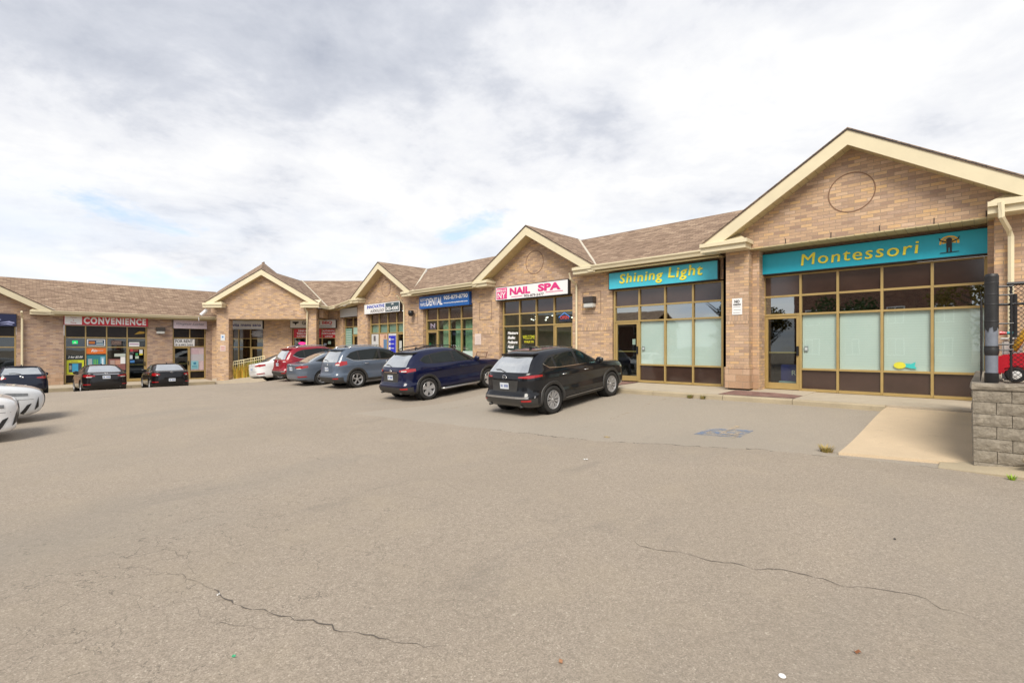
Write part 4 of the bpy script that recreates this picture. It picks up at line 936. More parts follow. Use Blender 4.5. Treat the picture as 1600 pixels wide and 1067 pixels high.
# ---------------------------------------------------------------- block wall, fence and toys at right
t = thing('block_wall', 'grey split-face concrete block retaining wall at the right edge', 'wall', (1.2, 9.2, -1.6))
def blockmat():
    m, tt, p = nm('split_block'); p.inputs['Roughness'].default_value = .95
    f = noise(tt, 14, 6, .7); g = noise(tt, 45, 4, .7); h = noise(tt, 2.5, 3)
    c = ramp(tt, f, [(.28, (.16, .135, .105)), (.5, (.31, .27, .21)), (.72, (.46, .40, .32))]); c = mixc(tt, .35, c, ramp(tt, h, [(.3, (.16, .14, .115)), (.7, (.30, .27, .22))]))
    L(tt, c, p.inputs['Base Color']); bump(tt, p, f, 1.0, .03); return m
M['block'] = blockmat()
X0, Y0 = -.13, 8.72; random.seed(9)
def rbox(b, x0, x1, y0, y1, z0, z1, j=.012, fx=True):
    # split-face: subdivided front and left side with jitter
    nx_, nz_ = max(3, int((x1-x0)/.05)), 4
    g = {}
    for i in range(nx_+1):
        for k in range(nz_+1):
            e = (i in (0, nx_)) or (k in (0, nz_)); g[i, k] = b.P(x0+(x1-x0)*i/nx_, y0 + (0 if e else -random.uniform(.004, .014)), z0+(z1-z0)*k/nz_ + (0 if e else random.uniform(-.004, .004)))
    for i in range(nx_):
        for k in range(nz_): b.f.append([g[i, k], g[i+1, k], g[i+1, k+1], g[i, k+1]]); b.m.append(0)
    ny_ = max(3, int((y1-y0)/.06)); g2_ = {}
    for i in range(ny_+1):
        for k in range(nz_+1):
            e = (i in (0, ny_)) or (k in (0, nz_)); g2_[i, k] = b.P(x0 + (0 if e else -random.uniform(.002, .02)), y0+(y1-y0)*i/ny_, z0+(z1-z0)*k/nz_)
    for i in range(ny_):
        for k in range(nz_): b.f.append([g2_[i, k], g2_[i, k+1], g2_[i+1, k+1], g2_[i+1, k]]); b.m.append(0)
    b.face([(x0, y0, z1), (x1, y0, z1), (x1, y1, z1), (x0, y1, z1)]); b.face([(x0, y0, z0), (x1, y0, z0), (x1, y1, z0), (x0, y1, z0)])
    b.face([(x1, y0, z0), (x1, y1, z0), (x1, y1, z1), (x1, y0, z1)])
zt = -.47; ch = .155; b = MB()
zc = zt - .085
r = 0
while zc > -1.75:
    z1 = zc; z0 = zc - ch + .006
    xx = X0 - .0 + r*.002; first_w = .36 if r % 2 == 0 else .22; x = xx
    while x < 3.4:
        w = first_w if x == xx else .40 + random.uniform(-.04, .05)
        rbox(b, x+.003, x+w-.003, Y0+random.uniform(-.006, .006), Y0+.35, z0, z1); x += w
    y = Y0 + .35
    k = 0
    while y < 13.0:
        w = .42; rbox(b, xx+random.uniform(-.006, .006), xx+.3, y+.004, y+w-.004, z0, z1); y += w
    zc -= ch; r += 1
b.build('blocks', M['block'], t)
b = MB(); x = X0-.01
while x < 3.4: rbox(b, x+.003, x+.697, Y0-.02, Y0+.30, zt-.08, zt); x += .70
y = Y0+.304
while y < 12.9: rbox(b, X0-.01, X0+.30, y, y+.692, zt-.08, zt); y += .70
b.build('cap', M['block'], t)
b = MB(); b.box(X0+.301, 7, Y0+.301, 13.2, -1.2, zt-.03); tag(b.build('raised_yard', M['conc']), kind='structure')
# low concrete kerb at the wall foot
b = MB(); n = 14; ra = []; 
for i in range(n+1):
    s = i/n; x = -.45 + s*4.6; yb_ = 8.55 - .10*s; hgt = .02 + .20*smooth(s*2.4); z = ground(x, yb_)
    ra.append([b.P(x, yb_-.10-.18*smooth(s*2), z-.3), b.P(x, yb_-.10-.18*smooth(s*2), z+hgt*.35), b.P(x, yb_-.02-.1*s, z+hgt*.9), b.P(x, yb_+.1, z+hgt), b.P(x, yb_+.32, z+hgt+.02), b.P(x, yb_+.32, z-.3)])
for i in range(n):
    for k in range(6): b.f.append([ra[i][k], ra[i+1][k], ra[i+1][(k+1) % 6], ra[i][(k+1) % 6]]); b.m.append(0)
b.f += [ra[0], ra[-1]]; b.m += [0, 0]
tag(b.build('kerb', M['kerbc'], smoothf=True, autos=True), kind='structure')
def stone(name, label, c, r, m, seed, sq=(1, .8, .55)):
    bm = bmesh.new(); bmesh.ops.create_icosphere(bm, subdivisions=3, radius=1); random.seed(seed); ph = [random.uniform(0, 6) for _ in range(6)]
    for v in bm.verts:
        d = 1 + .12*math.sin(v.co.x*3+ph[0])+.09*math.sin(v.co.y*4+ph[1])+.07*math.sin(v.co.z*5+ph[2]); v.co = Vector((v.co.x*sq[0], v.co.y*sq[1], v.co.z*sq[2]))*d*r
    me = bpy.data.meshes.new(name); bm.to_mesh(me); bm.free()
    for p in me.polygons: p.use_smooth = True
    me.materials.append(m); o = bpy.data.objects.new(name, me); o.location = c; COL.objects.link(o); return tag(o, label, 'stone')
stone('loose_stone', 'rounded pale stone on the kerb against the block wall', (.43, 8.52, -1.36), .13, M['kerbc'], 3)
# chain link fence
t = thing('chain_link_fence', 'black chain link fence with a thick padded corner post on the block wall', 'fence', (.18, 9.0, zt))
px, py = .05, 8.95
b = MB(); b.lathe([(.066, 0), (.070, .01), (.070, .13), (.066, .132)], (px, py, zt), (0, 0, 1), 20)
b.build('post_foot_wrap', M['blackm'], t, smoothf=True, autos=True)
b = MB(); b.lathe([(.062, .132), (.064, .9), (.062, 1.34)], (px, py, zt), (0, 0, 1), 20); b.build('post_sleeve', col((.17, .19, .23), .55, .12), t, smoothf=True)
b = MB(); n = 40; random.seed(21); hs = [.70 + .035*math.sin(k*.9)+.02*math.sin(k*2.3)+random.uniform(-.012, .012) for k in range(n)]
for k in range(n):
    if 8 < k < 14: hs[k] -= .07
for k in range(n):
    a, c = 2*PI*k/n, 2*PI*(k+1)/n; R_ = .069
    def q(an, z, r=R_): return (px+r*math.cos(an), py+r*math.sin(an), zt+z)
    b.face([q(a, hs[k]), q(c, hs[(k+1) % n]), q(c, 1.3), q(a, 1.3)])
    for z0, z1 in ((1.2, 1.26), (1.26, 1.30)): pass
    b.face([q(a, 1.3), q(c, 1.3), q(c, 1.39, .071), q(a, 1.39, .071)]); b.face([q(a, 1.39, .071), q(c, 1.39, .071), q(c, 1.42, .06), q(a, 1.42, .06)])
    b.face([q(a, 1.42, .06), q(c, 1.42, .06), (px, py, zt+1.43)])
for z in (.47, .80, 1.02, 1.15, 1.3): b.lathe([(.0695, z-.012), (.073, z), (.0695, z+.012)], (px, py, zt), (0, 0, 1), 20)
b.lathe([(.066, .36), (.073, .40), (.074, .44), (.068, .46)], (px, py, zt), (0, 0, 1), 20)
b.build('torn_padding', M['black'], t, smoothf=True, autos=True)
b = MB()
for z in (1.25, 1.14, .77, .43, .50): b.tube([(px, py-.02, zt+z), (px+.16, py+.01, zt+z), (px+.2, py+.02, zt+z+.005)], .010)
b.build('clamp_band', M['blackm'], t)
fe = (px+.16, py+.03)
b = MB(); b.tube([(fe[0]-.02, fe[1], zt+1.28), (4.0, fe[1]+.1, zt+1.30)], .024); b.tube([(fe[0]-.1, fe[1]+.03, zt+1.02), (4.0, fe[1]+.12, zt+1.04)], .017); b.build('top_rail', M['blackm'], t)
b = MB(); b.tube([(px, py+.1, zt+1.08), (px-.02, 12.9, zt+1.12)], .022); b.build('side_rail', M['blackm'], t)
for x, y in ((.29, 9.9), (2.2, 9.08), (px-.01, 12.9)):
    b = MB(); b.tube([(x, y, zt-.02), (x, y, zt+1.22)], .026, 12); b.build('fence_post', M['blackm'], t)
b = MB(); b.tube([(fe[0]+.02, fe[1], zt+.03), (fe[0]+.02, fe[1], zt+1.28)], .013); b.build('tension_bar', M['blackm'], t)
def mesh_net(P0, P1, z0, z1, s=.07, r=.0018, wav=0):
    b = MB(); Lh = math.hypot(P1[0]-P0[0], P1[1]-P0[1]); ux, uy = (P1[0]-P0[0])/Lh, (P1[1]-P0[1])/Lh
    n = int((Lh + (z1-z0))/s)+1
    for sg in (1, -1):
        for k in range(-int((z1-z0)/s)-1, n+1):
            # line u = k*s + sg*(z-z0)
            ua, ub = k*s, k*s + sg*(z1-z0)
            ta, tb = z0, z1
            if sg < 0: ua, ub = k*s, k*s-(z1-z0)
            pts = []
            for q_ in range(0, 2):
                pass
            # clip to 0..Lh
            a, c = (ua, ta), (ub, tb)
            lo, hi = 0.0, 1.0; d = ub-ua
            for bound, sign_ in ((0, 1), (Lh, -1)):
                fa = (ua-bound)*sign_; fb = (ub-bound)*sign_
                if fa < 0 and fb < 0: lo = 2
                elif fa < 0: lo = max(lo, -fa/(fb-fa))
                elif fb < 0: hi = min(hi, fa/(fa-fb))
            if lo >= hi: continue
            f = lambda q_: (P0[0]+ux*(ua+d*q_), P0[1]+uy*(ua+d*q_), ta+(tb-ta)*q_)
            b.tube([f(lo), f(hi)], r, 4, False)
    return b
mesh_net(fe, (3.2, fe[1]+.1), zt+.03, zt+1.29, .055, .003).build('wire_mesh', M['blackm'], t)
mesh_net((px-.105, py-.02), (px-.1, 12.8), zt+.02, zt+1.22, .05, .0035).build('wire_mesh', M['blackm'], t)
mesh_net((.5, 9.9), (3.2, 9.95), zt+.03, zt+1.2, .055, .0025).build('wire_mesh', M['blackm'], t)
# toy coupe behind the fence
M['toyred'] = plain('red_toy_plastic', (.62, .012, .03), .3, var=.05, coat=.3); M['toyyel'] = plain('yellow_toy_plastic', (.80, .42, .03), .35, var=.05)
cx_, cy_ = .50, 9.45
t = thing('toy_car', 'red ride-on toy car with yellow roof pillars behind the fence', 'toy car', (cx_, cy_, zt))
b = MB(lambda x, y, z: Vector((x, y, z)))
prof = [(-.42, .10), (-.43, .30), (-.36, .36), (-.10, .40), (-.02, .44), (.30, .46), (.42, .40), (.45, .12), (.36, .10), (.33, .17), (.24, .21), (.15, .17), (.12, .10), (-.10, .10), (-.13, .17), (-.22, .20), (-.31, .17), (-.34, .10)]
b.prism([(cx_+a, zt+c) for a, c in prof], cy_-.20, cy_+.20); b.build('body', M['toyred'], t, bevel=.02, smoothf=True, autos=True)
for sx in (-.22, .24):
    for sy in (-1, 1):
        b = MB(); b.lathe([(0, -.03), (.085, -.03), (.10, -.01), (.10, .03), (.085, .045), (.05, .045), (0, .045)], (cx_+sx, cy_+sy*.20, zt+.10), (0, sy, 0), 20); w = b.build('wheel', M['black'], t, smoothf=True, autos=True)
        b = MB(); b.lathe([(0, .047), (.05, .047), (.055, .052), (.02, .06), (0, .062)], (cx_+sx, cy_+sy*.20, zt+.10), (0, sy, 0), 16); b.build('hubcap', wht, w)
for sy in (-1, 1):
    b = MB(); b.tube([(cx_-.24, cy_+sy*.17, zt+.42), (cx_-.13, cy_+sy*.16, zt+.66), (cx_-.06, cy_+sy*.15, zt+.76), (cx_+.2, cy_+sy*.15, zt+.80)], [.035, .038, .04, .04], 10); b.build('front_pillar', M['toyyel'], t, smoothf=True)
b = MB(); b.tube([(cx_+.1, cy_, zt+.42), (cx_+.22, cy_, zt+.60)], .09, 10); b.build('seat_back', col((.75, .5, .2), .5), t)
t = thing('toy_crate', 'white plastic toy crate standing behind the toy car hood', 'toy', (.25, 9.8, zt))
b = MB(); b.box(.16, .36, 9.75, 9.95, zt, zt+.56); b.build('body', col((.6, .6, .58), .5, .08), t, bevel=.02)
b = MB(); b.box(.14, .38, 9.73, 9.97, zt+.57, zt+.60); b.build('lid', col((.7, .7, .68), .5, .08), t, bevel=.01)
t = thing('toy_rattle', 'red and turquoise toy hanging in the fence above the toy crate', 'toy', (.42, 9.45, zt+.6))
b = MB(); b.tube([(.13, 9.5, zt+.66), (.20, 9.5, zt+.66)], [.03, .015], 8); b.build('red_end', M['toyred'], t); b = MB(); b.tube([(.205, 9.5, zt+.66), (.26, 9.5, zt+.655)], .02, 8); b.build('turquoise_end', col((.05, .45, .5)), t)

# ---------------------------------------------------------------- paint marks and litter
def paint(name, polys, m, lift=.004):
    b = MB()
    for P in polys:
        cx2 = sum(p[0] for p in P)/len(P); cy2 = sum(p[1] for p in P)/len(P)
        b.face([(x, y, ground(x, y)+lift+.004) for x, y in P])
    o = b.build(name, m, recalc=False); tag(o, kind='structure'); 
def faded(name, c, thr=.5):
    m, tt, p = nm(name); p.inputs['Roughness'].default_value = .85; p.inputs['Base Color'].default_value = (*c, 1)
    tr = N(tt, 'ShaderNodeBsdfTransparent'); mx_ = N(tt, 'ShaderNodeMixShader'); o = [n for n in tt.nodes if n.type == 'OUTPUT_MATERIAL'][0]
    g = N(tt, 'ShaderNodeNewGeometry'); f = noise(tt, 5, 8, .75, vec=g.outputs['Position']); f = ramp(tt, f, [(thr-.06, 0), (thr+.10, .6)])
    L(tt, f, mx_.inputs[0]); L(tt, tr.outputs[0], mx_.inputs[1]); L(tt, p.outputs[0], mx_.inputs[2]); L(tt, mx_.outputs[0], o.inputs[0]); return m
fb, fy = faded('worn_blue_paint', (.15, .25, .42), .49), faded('worn_yellow_paint', (.56, .44, .26), .60)
def sq(x0, x1, y0, y1, n=6): return [[(x0+(x1-x0)*i/n, y0), (x0+(x1-x0)*(i+1)/n, y0), (x0+(x1-x0)*(i+1)/n, y1), (x0+(x1-x0)*i/n, y1)] for i in range(n)]
hx, hy = -3.55, 8.95
paint('blue_parking_mark', sq(hx-.42, hx+.42, hy+.05, hy+.45)+sq(hx-.42, hx+.42, hy+.45, hy+.8), fb)
ring = []
for k in range(14):
    a, c = PI*.9+k*1.35*PI/14, PI*.9+(k+1)*1.35*PI/14
    ring.append([(hx+r*math.cos(q), hy+.4+r*math.sin(q)) for r, q in ((.22, a), (.30, a), (.30, c), (.22, c))])
paint('yellow_wheelchair_symbol', ring + [[(hx-.04, hy+.3), (hx+.05, hy+.3), (hx+.05, hy+.95), (hx-.04, hy+.95)], [(hx-.06, hy+.98), (hx+.07, hy+.98), (hx+.07, hy+1.1), (hx-.06, hy+1.1)], [(hx+.05, hy+.3), (hx+.32, hy+.25), (hx+.34, hy+.33), (hx+.05, hy+.38)], [(hx+.28, hy-.02), (hx+.36, hy-.05), (hx+.36, hy+.3), (hx+.28, hy+.3)]], faded('worn_yellow_symbol', (.66, .50, .30), .50), .008)
def line(x0, y0, x1, y1, w=.05):
    n = 10; dx, dy = x1-x0, y1-y0; l = math.hypot(dx, dy); a, c = -dy/l*w, dx/l*w
    return [[(x0+dx*i/n-a, y0+dy*i/n-c), (x0+dx*i/n+a, y0+dy*i/n+c), (x0+dx*(i+1)/n+a, y0+dy*(i+1)/n+c), (x0+dx*(i+1)/n-a, y0+dy*(i+1)/n-c)] for i in range(n)]
for x in (-6.3, -10.9, -16.4): paint('yellow_stall_line', line(x, 8.3, x, 12.9), fy, .002)
def litter(label, x, y, w, h, rot, c, name='litter', cat='litter', curl=.012):
    b = MB(); n = 6; z = ground(x, y)
    for i in range(n):
        s0, s1 = i/n-.5, (i+1)/n-.5
        def q(s, v, e): 
            X, Y = s*w, v*h; return (x+X*math.cos(rot)-Y*math.sin(rot), y+X*math.sin(rot)+Y*math.cos(rot), z+.006+curl*(1+math.sin(s*7))*.5+e)
        b.face([q(s0, -.5, 0), q(s1, -.5, 0), q(s1, .5, .004), q(s0, .5, .004)])
    return tag(b.build(name, col(c, .6), recalc=False), label, cat)
x, y = gp(1575, 748, -1.6); litter('flat turquoise paper scrap on the asphalt before the block wall', x, y, .17, .06, -.3, (.16, .46, .52))
x, y = gp(1222, 1057); 
b = MB(); b.lathe([(0, .006), (.016, .006), (.018, .003), (.018, 0)], (x, y, ground(x, y)+.004), (0, 0, 1), 16); tag(b.build('bottle_cap', wht), 'white bottle cap on the asphalt at the bottom edge', 'bottle cap')
x, y = gp(80, 619, -2.4); litter('white crumpled paper beside the dark hatchback at the left', x, y, .3, .16, .4, (.7, .66, .66), curl=.05)
x, y = gp(1398, 852); b = MB(); b.lathe([(0, .012), (.008, .010), (.010, .004), (0, 0)], (x, y, ground(x, y)+.004), (0, 0, 1), 8); tag(b.build('pebble', blk), 'single black pebble on the asphalt at right of centre', 'pebble')
x, y = gp(1340, 1021); litter('curled brown leaf on the asphalt near the bottom right', x, y, .035, .02, .5, (.25, .1, .04), 'fallen_leaf', 'leaf')
x, y = gp(876, 1036); litter('small brown leaf near the bottom edge left of the bottle cap', x, y, .03, .02, 2.0, (.3, .13, .05), 'fallen_leaf', 'leaf')
x, y = gp(341, 931); litter('white chip lying in the long crack at left', x, y, .018, .012, 1.0, (.8, .8, .78))
x, y = gp(365, 1028); litter('tiny green scrap near the bottom left', x, y, .02, .012, .3, (.05, .4, .2))
x, y = gp(915, 722); litter('small white scrap on the lane behind the black suv', x, y, .06, .03, .2, (.7, .7, .68))

# ---------------------------------------------------------------- houses and trees across the lot, behind the camera: seen mirrored in the shop glass
M['redbrick'] = brick_mat('house_red_brick', stops=[(0, (.13, .06, .045)), (.5, (.2, .09, .065)), (1, (.25, .13, .09))])
def house(label, x0, x1, y, zb, zt_, rz):
    t = thing('brick_house', label, 'house', ((x0+x1)/2, y, zb))
    b = MB(); b.box(x0, x1, y-8, y, zb, zt_); b.build('wall', M['redbrick'], t)
    b = MB(); xm = (x0+x1)/2; b.slab([(x0-.4, y+.4, zt_-.1), (x1+.4, y+.4, zt_-.1), (x1+.4, y-4, rz), (x0-.4, y-4, rz)], .15); b.slab([(x0-.4, y-8.4, zt_-.1), (x1+.4, y-8.4, zt_-.1), (x1+.4, y-4, rz), (x0-.4, y-4, rz)], .15); b.build('roof', M['shingle'], t)
    n = max(2, int((x1-x0)/3))
    for k in range(n):
        for z in (zb+1.0, zb+4.0):
            xc = x0+(x1-x0)*(k+.5)/n; b = MB(); b.box(xc-.65, xc+.65, y, y+.05, z, z+1.6); w = b.build('window', wht, t)
            b = MB(); b.box(xc-.57, xc-.03, y+.05, y+.06, z+.08, z+1.52); b.box(xc+.03, xc+.57, y+.05, y+.06, z+.08, z+1.52); b.build('pane', M['spandrel'], w)
house('red brick two-storey house across the lot, mirrored in the Montessori windows', -14.6, -1.0, -27, -1.8, 6.6, 9.0)
house('brick house across the lot, right of the taller one', 3, 15, -26, -1.8, 5.6, 8.6)
house('lower brick house far across the lot, mirrored low in the nail spa glass', -60, -47, -30, -2.2, 3.4, 5.4)
house('lower brick house across the lot left of the pine tree', -44, -33, -30, -2.2, 3.0, 5.2)
def leafmat(name, a, c):
    m, tt, p = nm(name); p.inputs['Roughness'].default_value = .7; f = noise(tt, 1.5, 4); L(tt, ramp(tt, f, [(.3, a), (.7, c)]), p.inputs['Base Color']); return m
lm1 = leafmat('leaves_green', (.03, .055, .015), (.08, .12, .03)); lm2 = leafmat('leaves_autumn', (.10, .09, .015), (.22, .16, .03)); lm3 = leafmat('needles', (.012, .03, .014), (.03, .055, .025))
bark = plain('bark', (.09, .065, .045), .9)
def tree(label, x, y, h, r, m, seed, conifer=False, n=2200):
    random.seed(seed); zb = ground(max(-50, x), y); t = thing('pine_tree' if conifer else 'leafy_tree', label, 'tree', (x, y, zb))
    b = MB(); b.tube([(x, y, zb), (x+.1, y, zb+h*.4), (x, y+.1, zb+h*.85)], [r*.09, r*.06, r*.02], 8)
    cl = []
    for k in range(10):
        a = random.uniform(0, 2*PI); z = zb+h*random.uniform(.4, .85); rr = r*random.uniform(.4, .85); e = (x+rr*math.cos(a), y+rr*math.sin(a), z+h*.08)
        b.tube([(x, y, z-h*.1), e], [r*.03, r*.01], 5); cl.append(e)
    b.build('trunk', bark, t)
    b = MB()
    if not conifer: cl = [(x+random.gauss(0, r*.45), y+random.gauss(0, r*.45), zb+h*random.uniform(.35, .95)) for _ in range(22)]
    for k in range(n):
        if conifer:
            s = random.random()**.7; z = zb+h*(.12+.88*(1-s)); rr = r*s*random.uniform(.3, 1)*(.75+.25*math.sin(z*5)); a = random.uniform(0, 2*PI); p = Vector((x+rr*math.cos(a), y+rr*math.sin(a), z-rr*.25)); sz = .16
        else:
            c = random.choice(cl); p = Vector(c)+Vector((random.gauss(0, 1), random.gauss(0, 1), random.gauss(0, .8))).normalized()*r*.34*random.random()**.4; sz = .15
        d = Vector((random.gauss(0, 1), random.gauss(0, 1), random.gauss(0, 1))).normalized(); e = d.orthogonal().normalized()*sz; d = d*sz*1.6
        b.face([tuple(p-e*.6), tuple(p+d*.5-e*.1), tuple(p+e), tuple(p-d*.5)])
    b.build('crown', m, t, recalc=False)
tree('green leafy tree across the lot before the tall brick house', -9.5, -22, 6.2, 2.6, lm1, 41)
tree('yellowing leafy tree across the lot at the house corner', -15.6, -21, 6.0, 2.3, lm2, 42)
tree('yellow-green tree across the lot between the two brick houses', .5, -20, 7.0, 3.0, lm2, 43)
tree('dark pine tree across the lot mirrored in the Shining Light glass', -19.8, -22, 9.5, 2.6, lm3, 44, True)
tree('low green tree far across the lot', -30, -27, 5.0, 2.4, lm1, 45)
# ---------------------------------------------------------------- cars
def lin(tab, x):
    if x <= tab[0][0]: return tab[0][1:]
    for a, b in zip(tab, tab[1:]):
        if x <= b[0]:
            t = (x-a[0])/(b[0]-a[0]) if b[0] > a[0] else 0
            return tuple(p+(q-p)*t for p, q in zip(a[1:], b[1:]))
    return tab[-1][1:]
class Body:
    def __init__(s, keys, sub=4):
        T = []
        K = keys
        for i in range(len(K)-1):
            p0, p1, p2, p3 = K[max(0, i-1)], K[i], K[i+1], K[min(len(K)-1, i+2)]
            for k in range(sub):
                t = k/sub; v = []
                h = p2[0]-p1[0]
                for j in range(5):
                    if j == 0: v.append(p1[0]+h*t); continue
                    m1 = (p2[j]-p0[j])/(p2[0]-p0[0])*h; m2 = (p3[j]-p1[j])/(p3[0]-p1[0])*h
                    d = p2[j]-p1[j]
                    lim = lambda m: 0 if m*d < 0 else math.copysign(min(abs(m), 3*abs(d)), m)
                    m1, m2 = lim(m1), lim(m2)
                    v.append((2*t**3-3*t*t+1)*p1[j]+(t**3-2*t*t+t)*m1+(-2*t**3+3*t*t)*p2[j]+(t**3-t*t)*m2)
                T.append(tuple(v))
        T.append(tuple(K[-1])); s.T = T
    def sl(s, z): return lin(s.T, z)
    def y(s, x, z):
        xr, xf, w, n = s.sl(z); c, a = (xr+xf)/2, (xf-xr)/2; q = min(.999, abs((x-c)/a)); return w*(1-q**n)**(1/n)
    def xe(s, y, z, sg=-1):
        xr, xf, w, n = s.sl(z); c, a = (xr+xf)/2, (xf-xr)/2; q = min(.999, abs(y)/w); return c + sg*a*(1-q**n)**(1/n)
    def out(s, z, ph, off=0):
        xr, xf, w, n = s.sl(z); c, a = (xr+xf)/2, (xf-xr)/2
        co_, si = math.cos(ph), math.sin(ph); e = 2/n
        return (c+(a+off)*math.copysign(abs(co_)**e, co_), (w+off)*math.copysign(abs(si)**e, si), z)
    def phi_y(s, z, f): return math.asin(min(1, f)**(s.sl(z)[3]/2))
    def phi_x(s, z, x):
        xr, xf, w, n = s.sl(z); return math.acos(min(1, abs((x-(xr+xf)/2)/((xf-xr)/2)))**(n/2))
    def shell(s, wheels, R, M_=220):
        b = MB(); rings = []
        fine = [2*PI*k/1600 for k in range(1600)]
        def ring(z):
            P = [s.out(z, a) for a in fine]; acc = [0]
            for i in range(1600): p, q = P[i], P[(i+1) % 1600]; acc.append(acc[-1]+math.hypot(q[0]-p[0], q[1]-p[1]))
            tot = acc[-1]; r = []; j = 0
            for k in range(M_):
                t = tot*k/M_
                while acc[j+1] < t: j += 1
                f = (t-acc[j])/max(1e-9, acc[j+1]-acc[j]); p, q = P[j], P[(j+1) % 1600]
                r.append(b.P(p[0]+(q[0]-p[0])*f, p[1]+(q[1]-p[1])*f, z))
            return r
        zs = [t[0] for t in s.T]
        for z in zs: rings.append(ring(z))
        for i in range(len(rings)-1):
            for k in range(M_):
                q = [rings[i][k], rings[i][(k+1) % M_], rings[i+1][(k+1) % M_], rings[i+1][k]]
                c = sum((b.v[v] for v in q), Vector())/4
                if abs(c.y) > .45 and any(math.hypot(c.x-wx, c.z-wz) < R+.012 for wx, wz in wheels): continue
                b.f.append(q); b.m.append(0)
        b.f.append(rings[-1]); b.m.append(0)
        b.f.append([v for v in rings[0]][::-1]); b.m.append(0)
        return b
def patch(grid):
    b = MB(); n, m = len(grid), len(grid[0]); idx = [[b.P(*p) for p in row] for row in grid]
    for i in range(n-1):
        for j in range(m-1): b.f.append([idx[i][j], idx[i+1][j], idx[i+1][j+1], idx[i][j+1]]); b.m.append(0)
    return b
def merge(*bs):
    o = MB()
    for b in bs:
        k = len(o.v); o.v += b.v; o.f += [[i+k for i in f] for f in b.f]; o.m += b.m
    return o
def side_patch(B, x0, x1, lo, hi, s, off=.004, nx_=16, nz_=6):
    g = []
    for i in range(nx_+1):
        x = x0+(x1-x0)*i/nx_; a, c = (lo(x), hi(x)) if callable(lo) else (lin(lo, x)[0], lin(hi, x)[0])
        g.append([(x, s*(B.y(x, a+(c-a)*k/nz_)+off), a+(c-a)*k/nz_) for k in range(nz_+1)])
    return patch(g)
def end_patch(B, z0, z1, hw, sg=-1, off=.004, ny_=16, nz_=8, hw1=None, y0=None):
    g = []
    for k in range(nz_+1):
        t = k/nz_; z = z0+(z1-z0)*t; h = hw+((hw1 if hw1 is not None else hw)-hw)*t
        g.append([(B.xe(y, z, sg)+sg*off, y, z+off*.4) for y in [(-h+2*h*i/ny_) for i in range(ny_+1)]])
    return patch(g)
def wrap_patch(B, z0, z1, fy_, xend, s, sg=-1, off=.005, n=14, nz_=4, taper=0, rise=0):
    g = []
    for i in range(n+1):
        t = i/n; row = []
        for k in range(nz_+1):
            zc = (z0+z1)/2 + rise*t; hh = (z1-z0)/2*(1 if taper <= 0 else (.35+.65*min(1, t/.45))*(1-taper*max(0, (t-.55)/.45))); z = zc + hh*(2*k/nz_-1)
            a = B.phi_y(z, fy_); c = B.phi_x(z, xend); ph = a+(c-a)*t
            p = B.out(z, ph, off); xr, xf, w, nn = B.sl(z); cc = (xr+xf)/2
            row.append((cc + sg*(p[0]-cc), s*p[1], z))
        g.append(row)
    return patch(g)
_paint = {}
def paintm(name, c, metal=.35, flake=True, rough=.42):
    metal *= .2
    m, t, p = nm(name); setc(p, 'Metallic', metal); p.inputs['Roughness'].default_value = rough; setc(p, 'Coat Weight', 1.0); setc(p, 'Coat Roughness', .045); setc(p, 'Specular IOR Level', .15); setc(p, 'Coat IOR', 1.45)
    f = noise(t, 260, 2); c2 = ramp(t, f, [(.35, tuple(x*.85 for x in c)), (.7, tuple(min(1, x*1.15) for x in c))]); 
    d = noise(t, 2.2, 4); c2 = mixc(t, ramp(t, d, [(.45, 0), (.8, .05)]), c2, (.12, .11, .10)); L(t, c2, p.inputs['Base Color']); return m
M['carglass'] = plain('car_glass', (.012, .016, .016), .02, 0, .1, 2, spec=.5, coat=0)
M['carglass'].node_tree.nodes['Principled BSDF'].inputs['IOR'].default_value = 1.4
M['rear_sky'] = plain('rear_glass_sky_sheen', (.55, .57, .57), .03, .6, .1, 2, spec=1.0, coat=1)  # pale metallic base puts the bright sky reflection into the rear glass
M['rear_sky'].node_tree.nodes['Principled BSDF'].inputs['IOR'].default_value = 2.9
M['redlens'] = plain('red_lens', (.34, .008, .010), .12, 0, .15, 30, coat=1); M['whitelens'] = plain('white_lens', (.6, .58, .56), .12, 0, .1, 40, coat=1)
M['headlens'] = plain('headlight_lens', (.16, .165, .17), .08, .2, .3, 25, coat=1); M['tyre'] = plain('tyre_rubber', (.022, .021, .02), .85, 0, .25); M['rim'] = plain('alloy_rim', (.50, .50, .51), .3, .5, .06); M['clad'] = plain('grey_cladding', (.035, .034, .033), .55, 0, .2); M['well'] = plain('wheel_well', (.01, .01, .01), .95)
M['plate'] = plain('number_plate', (.62, .66, .70), .4)
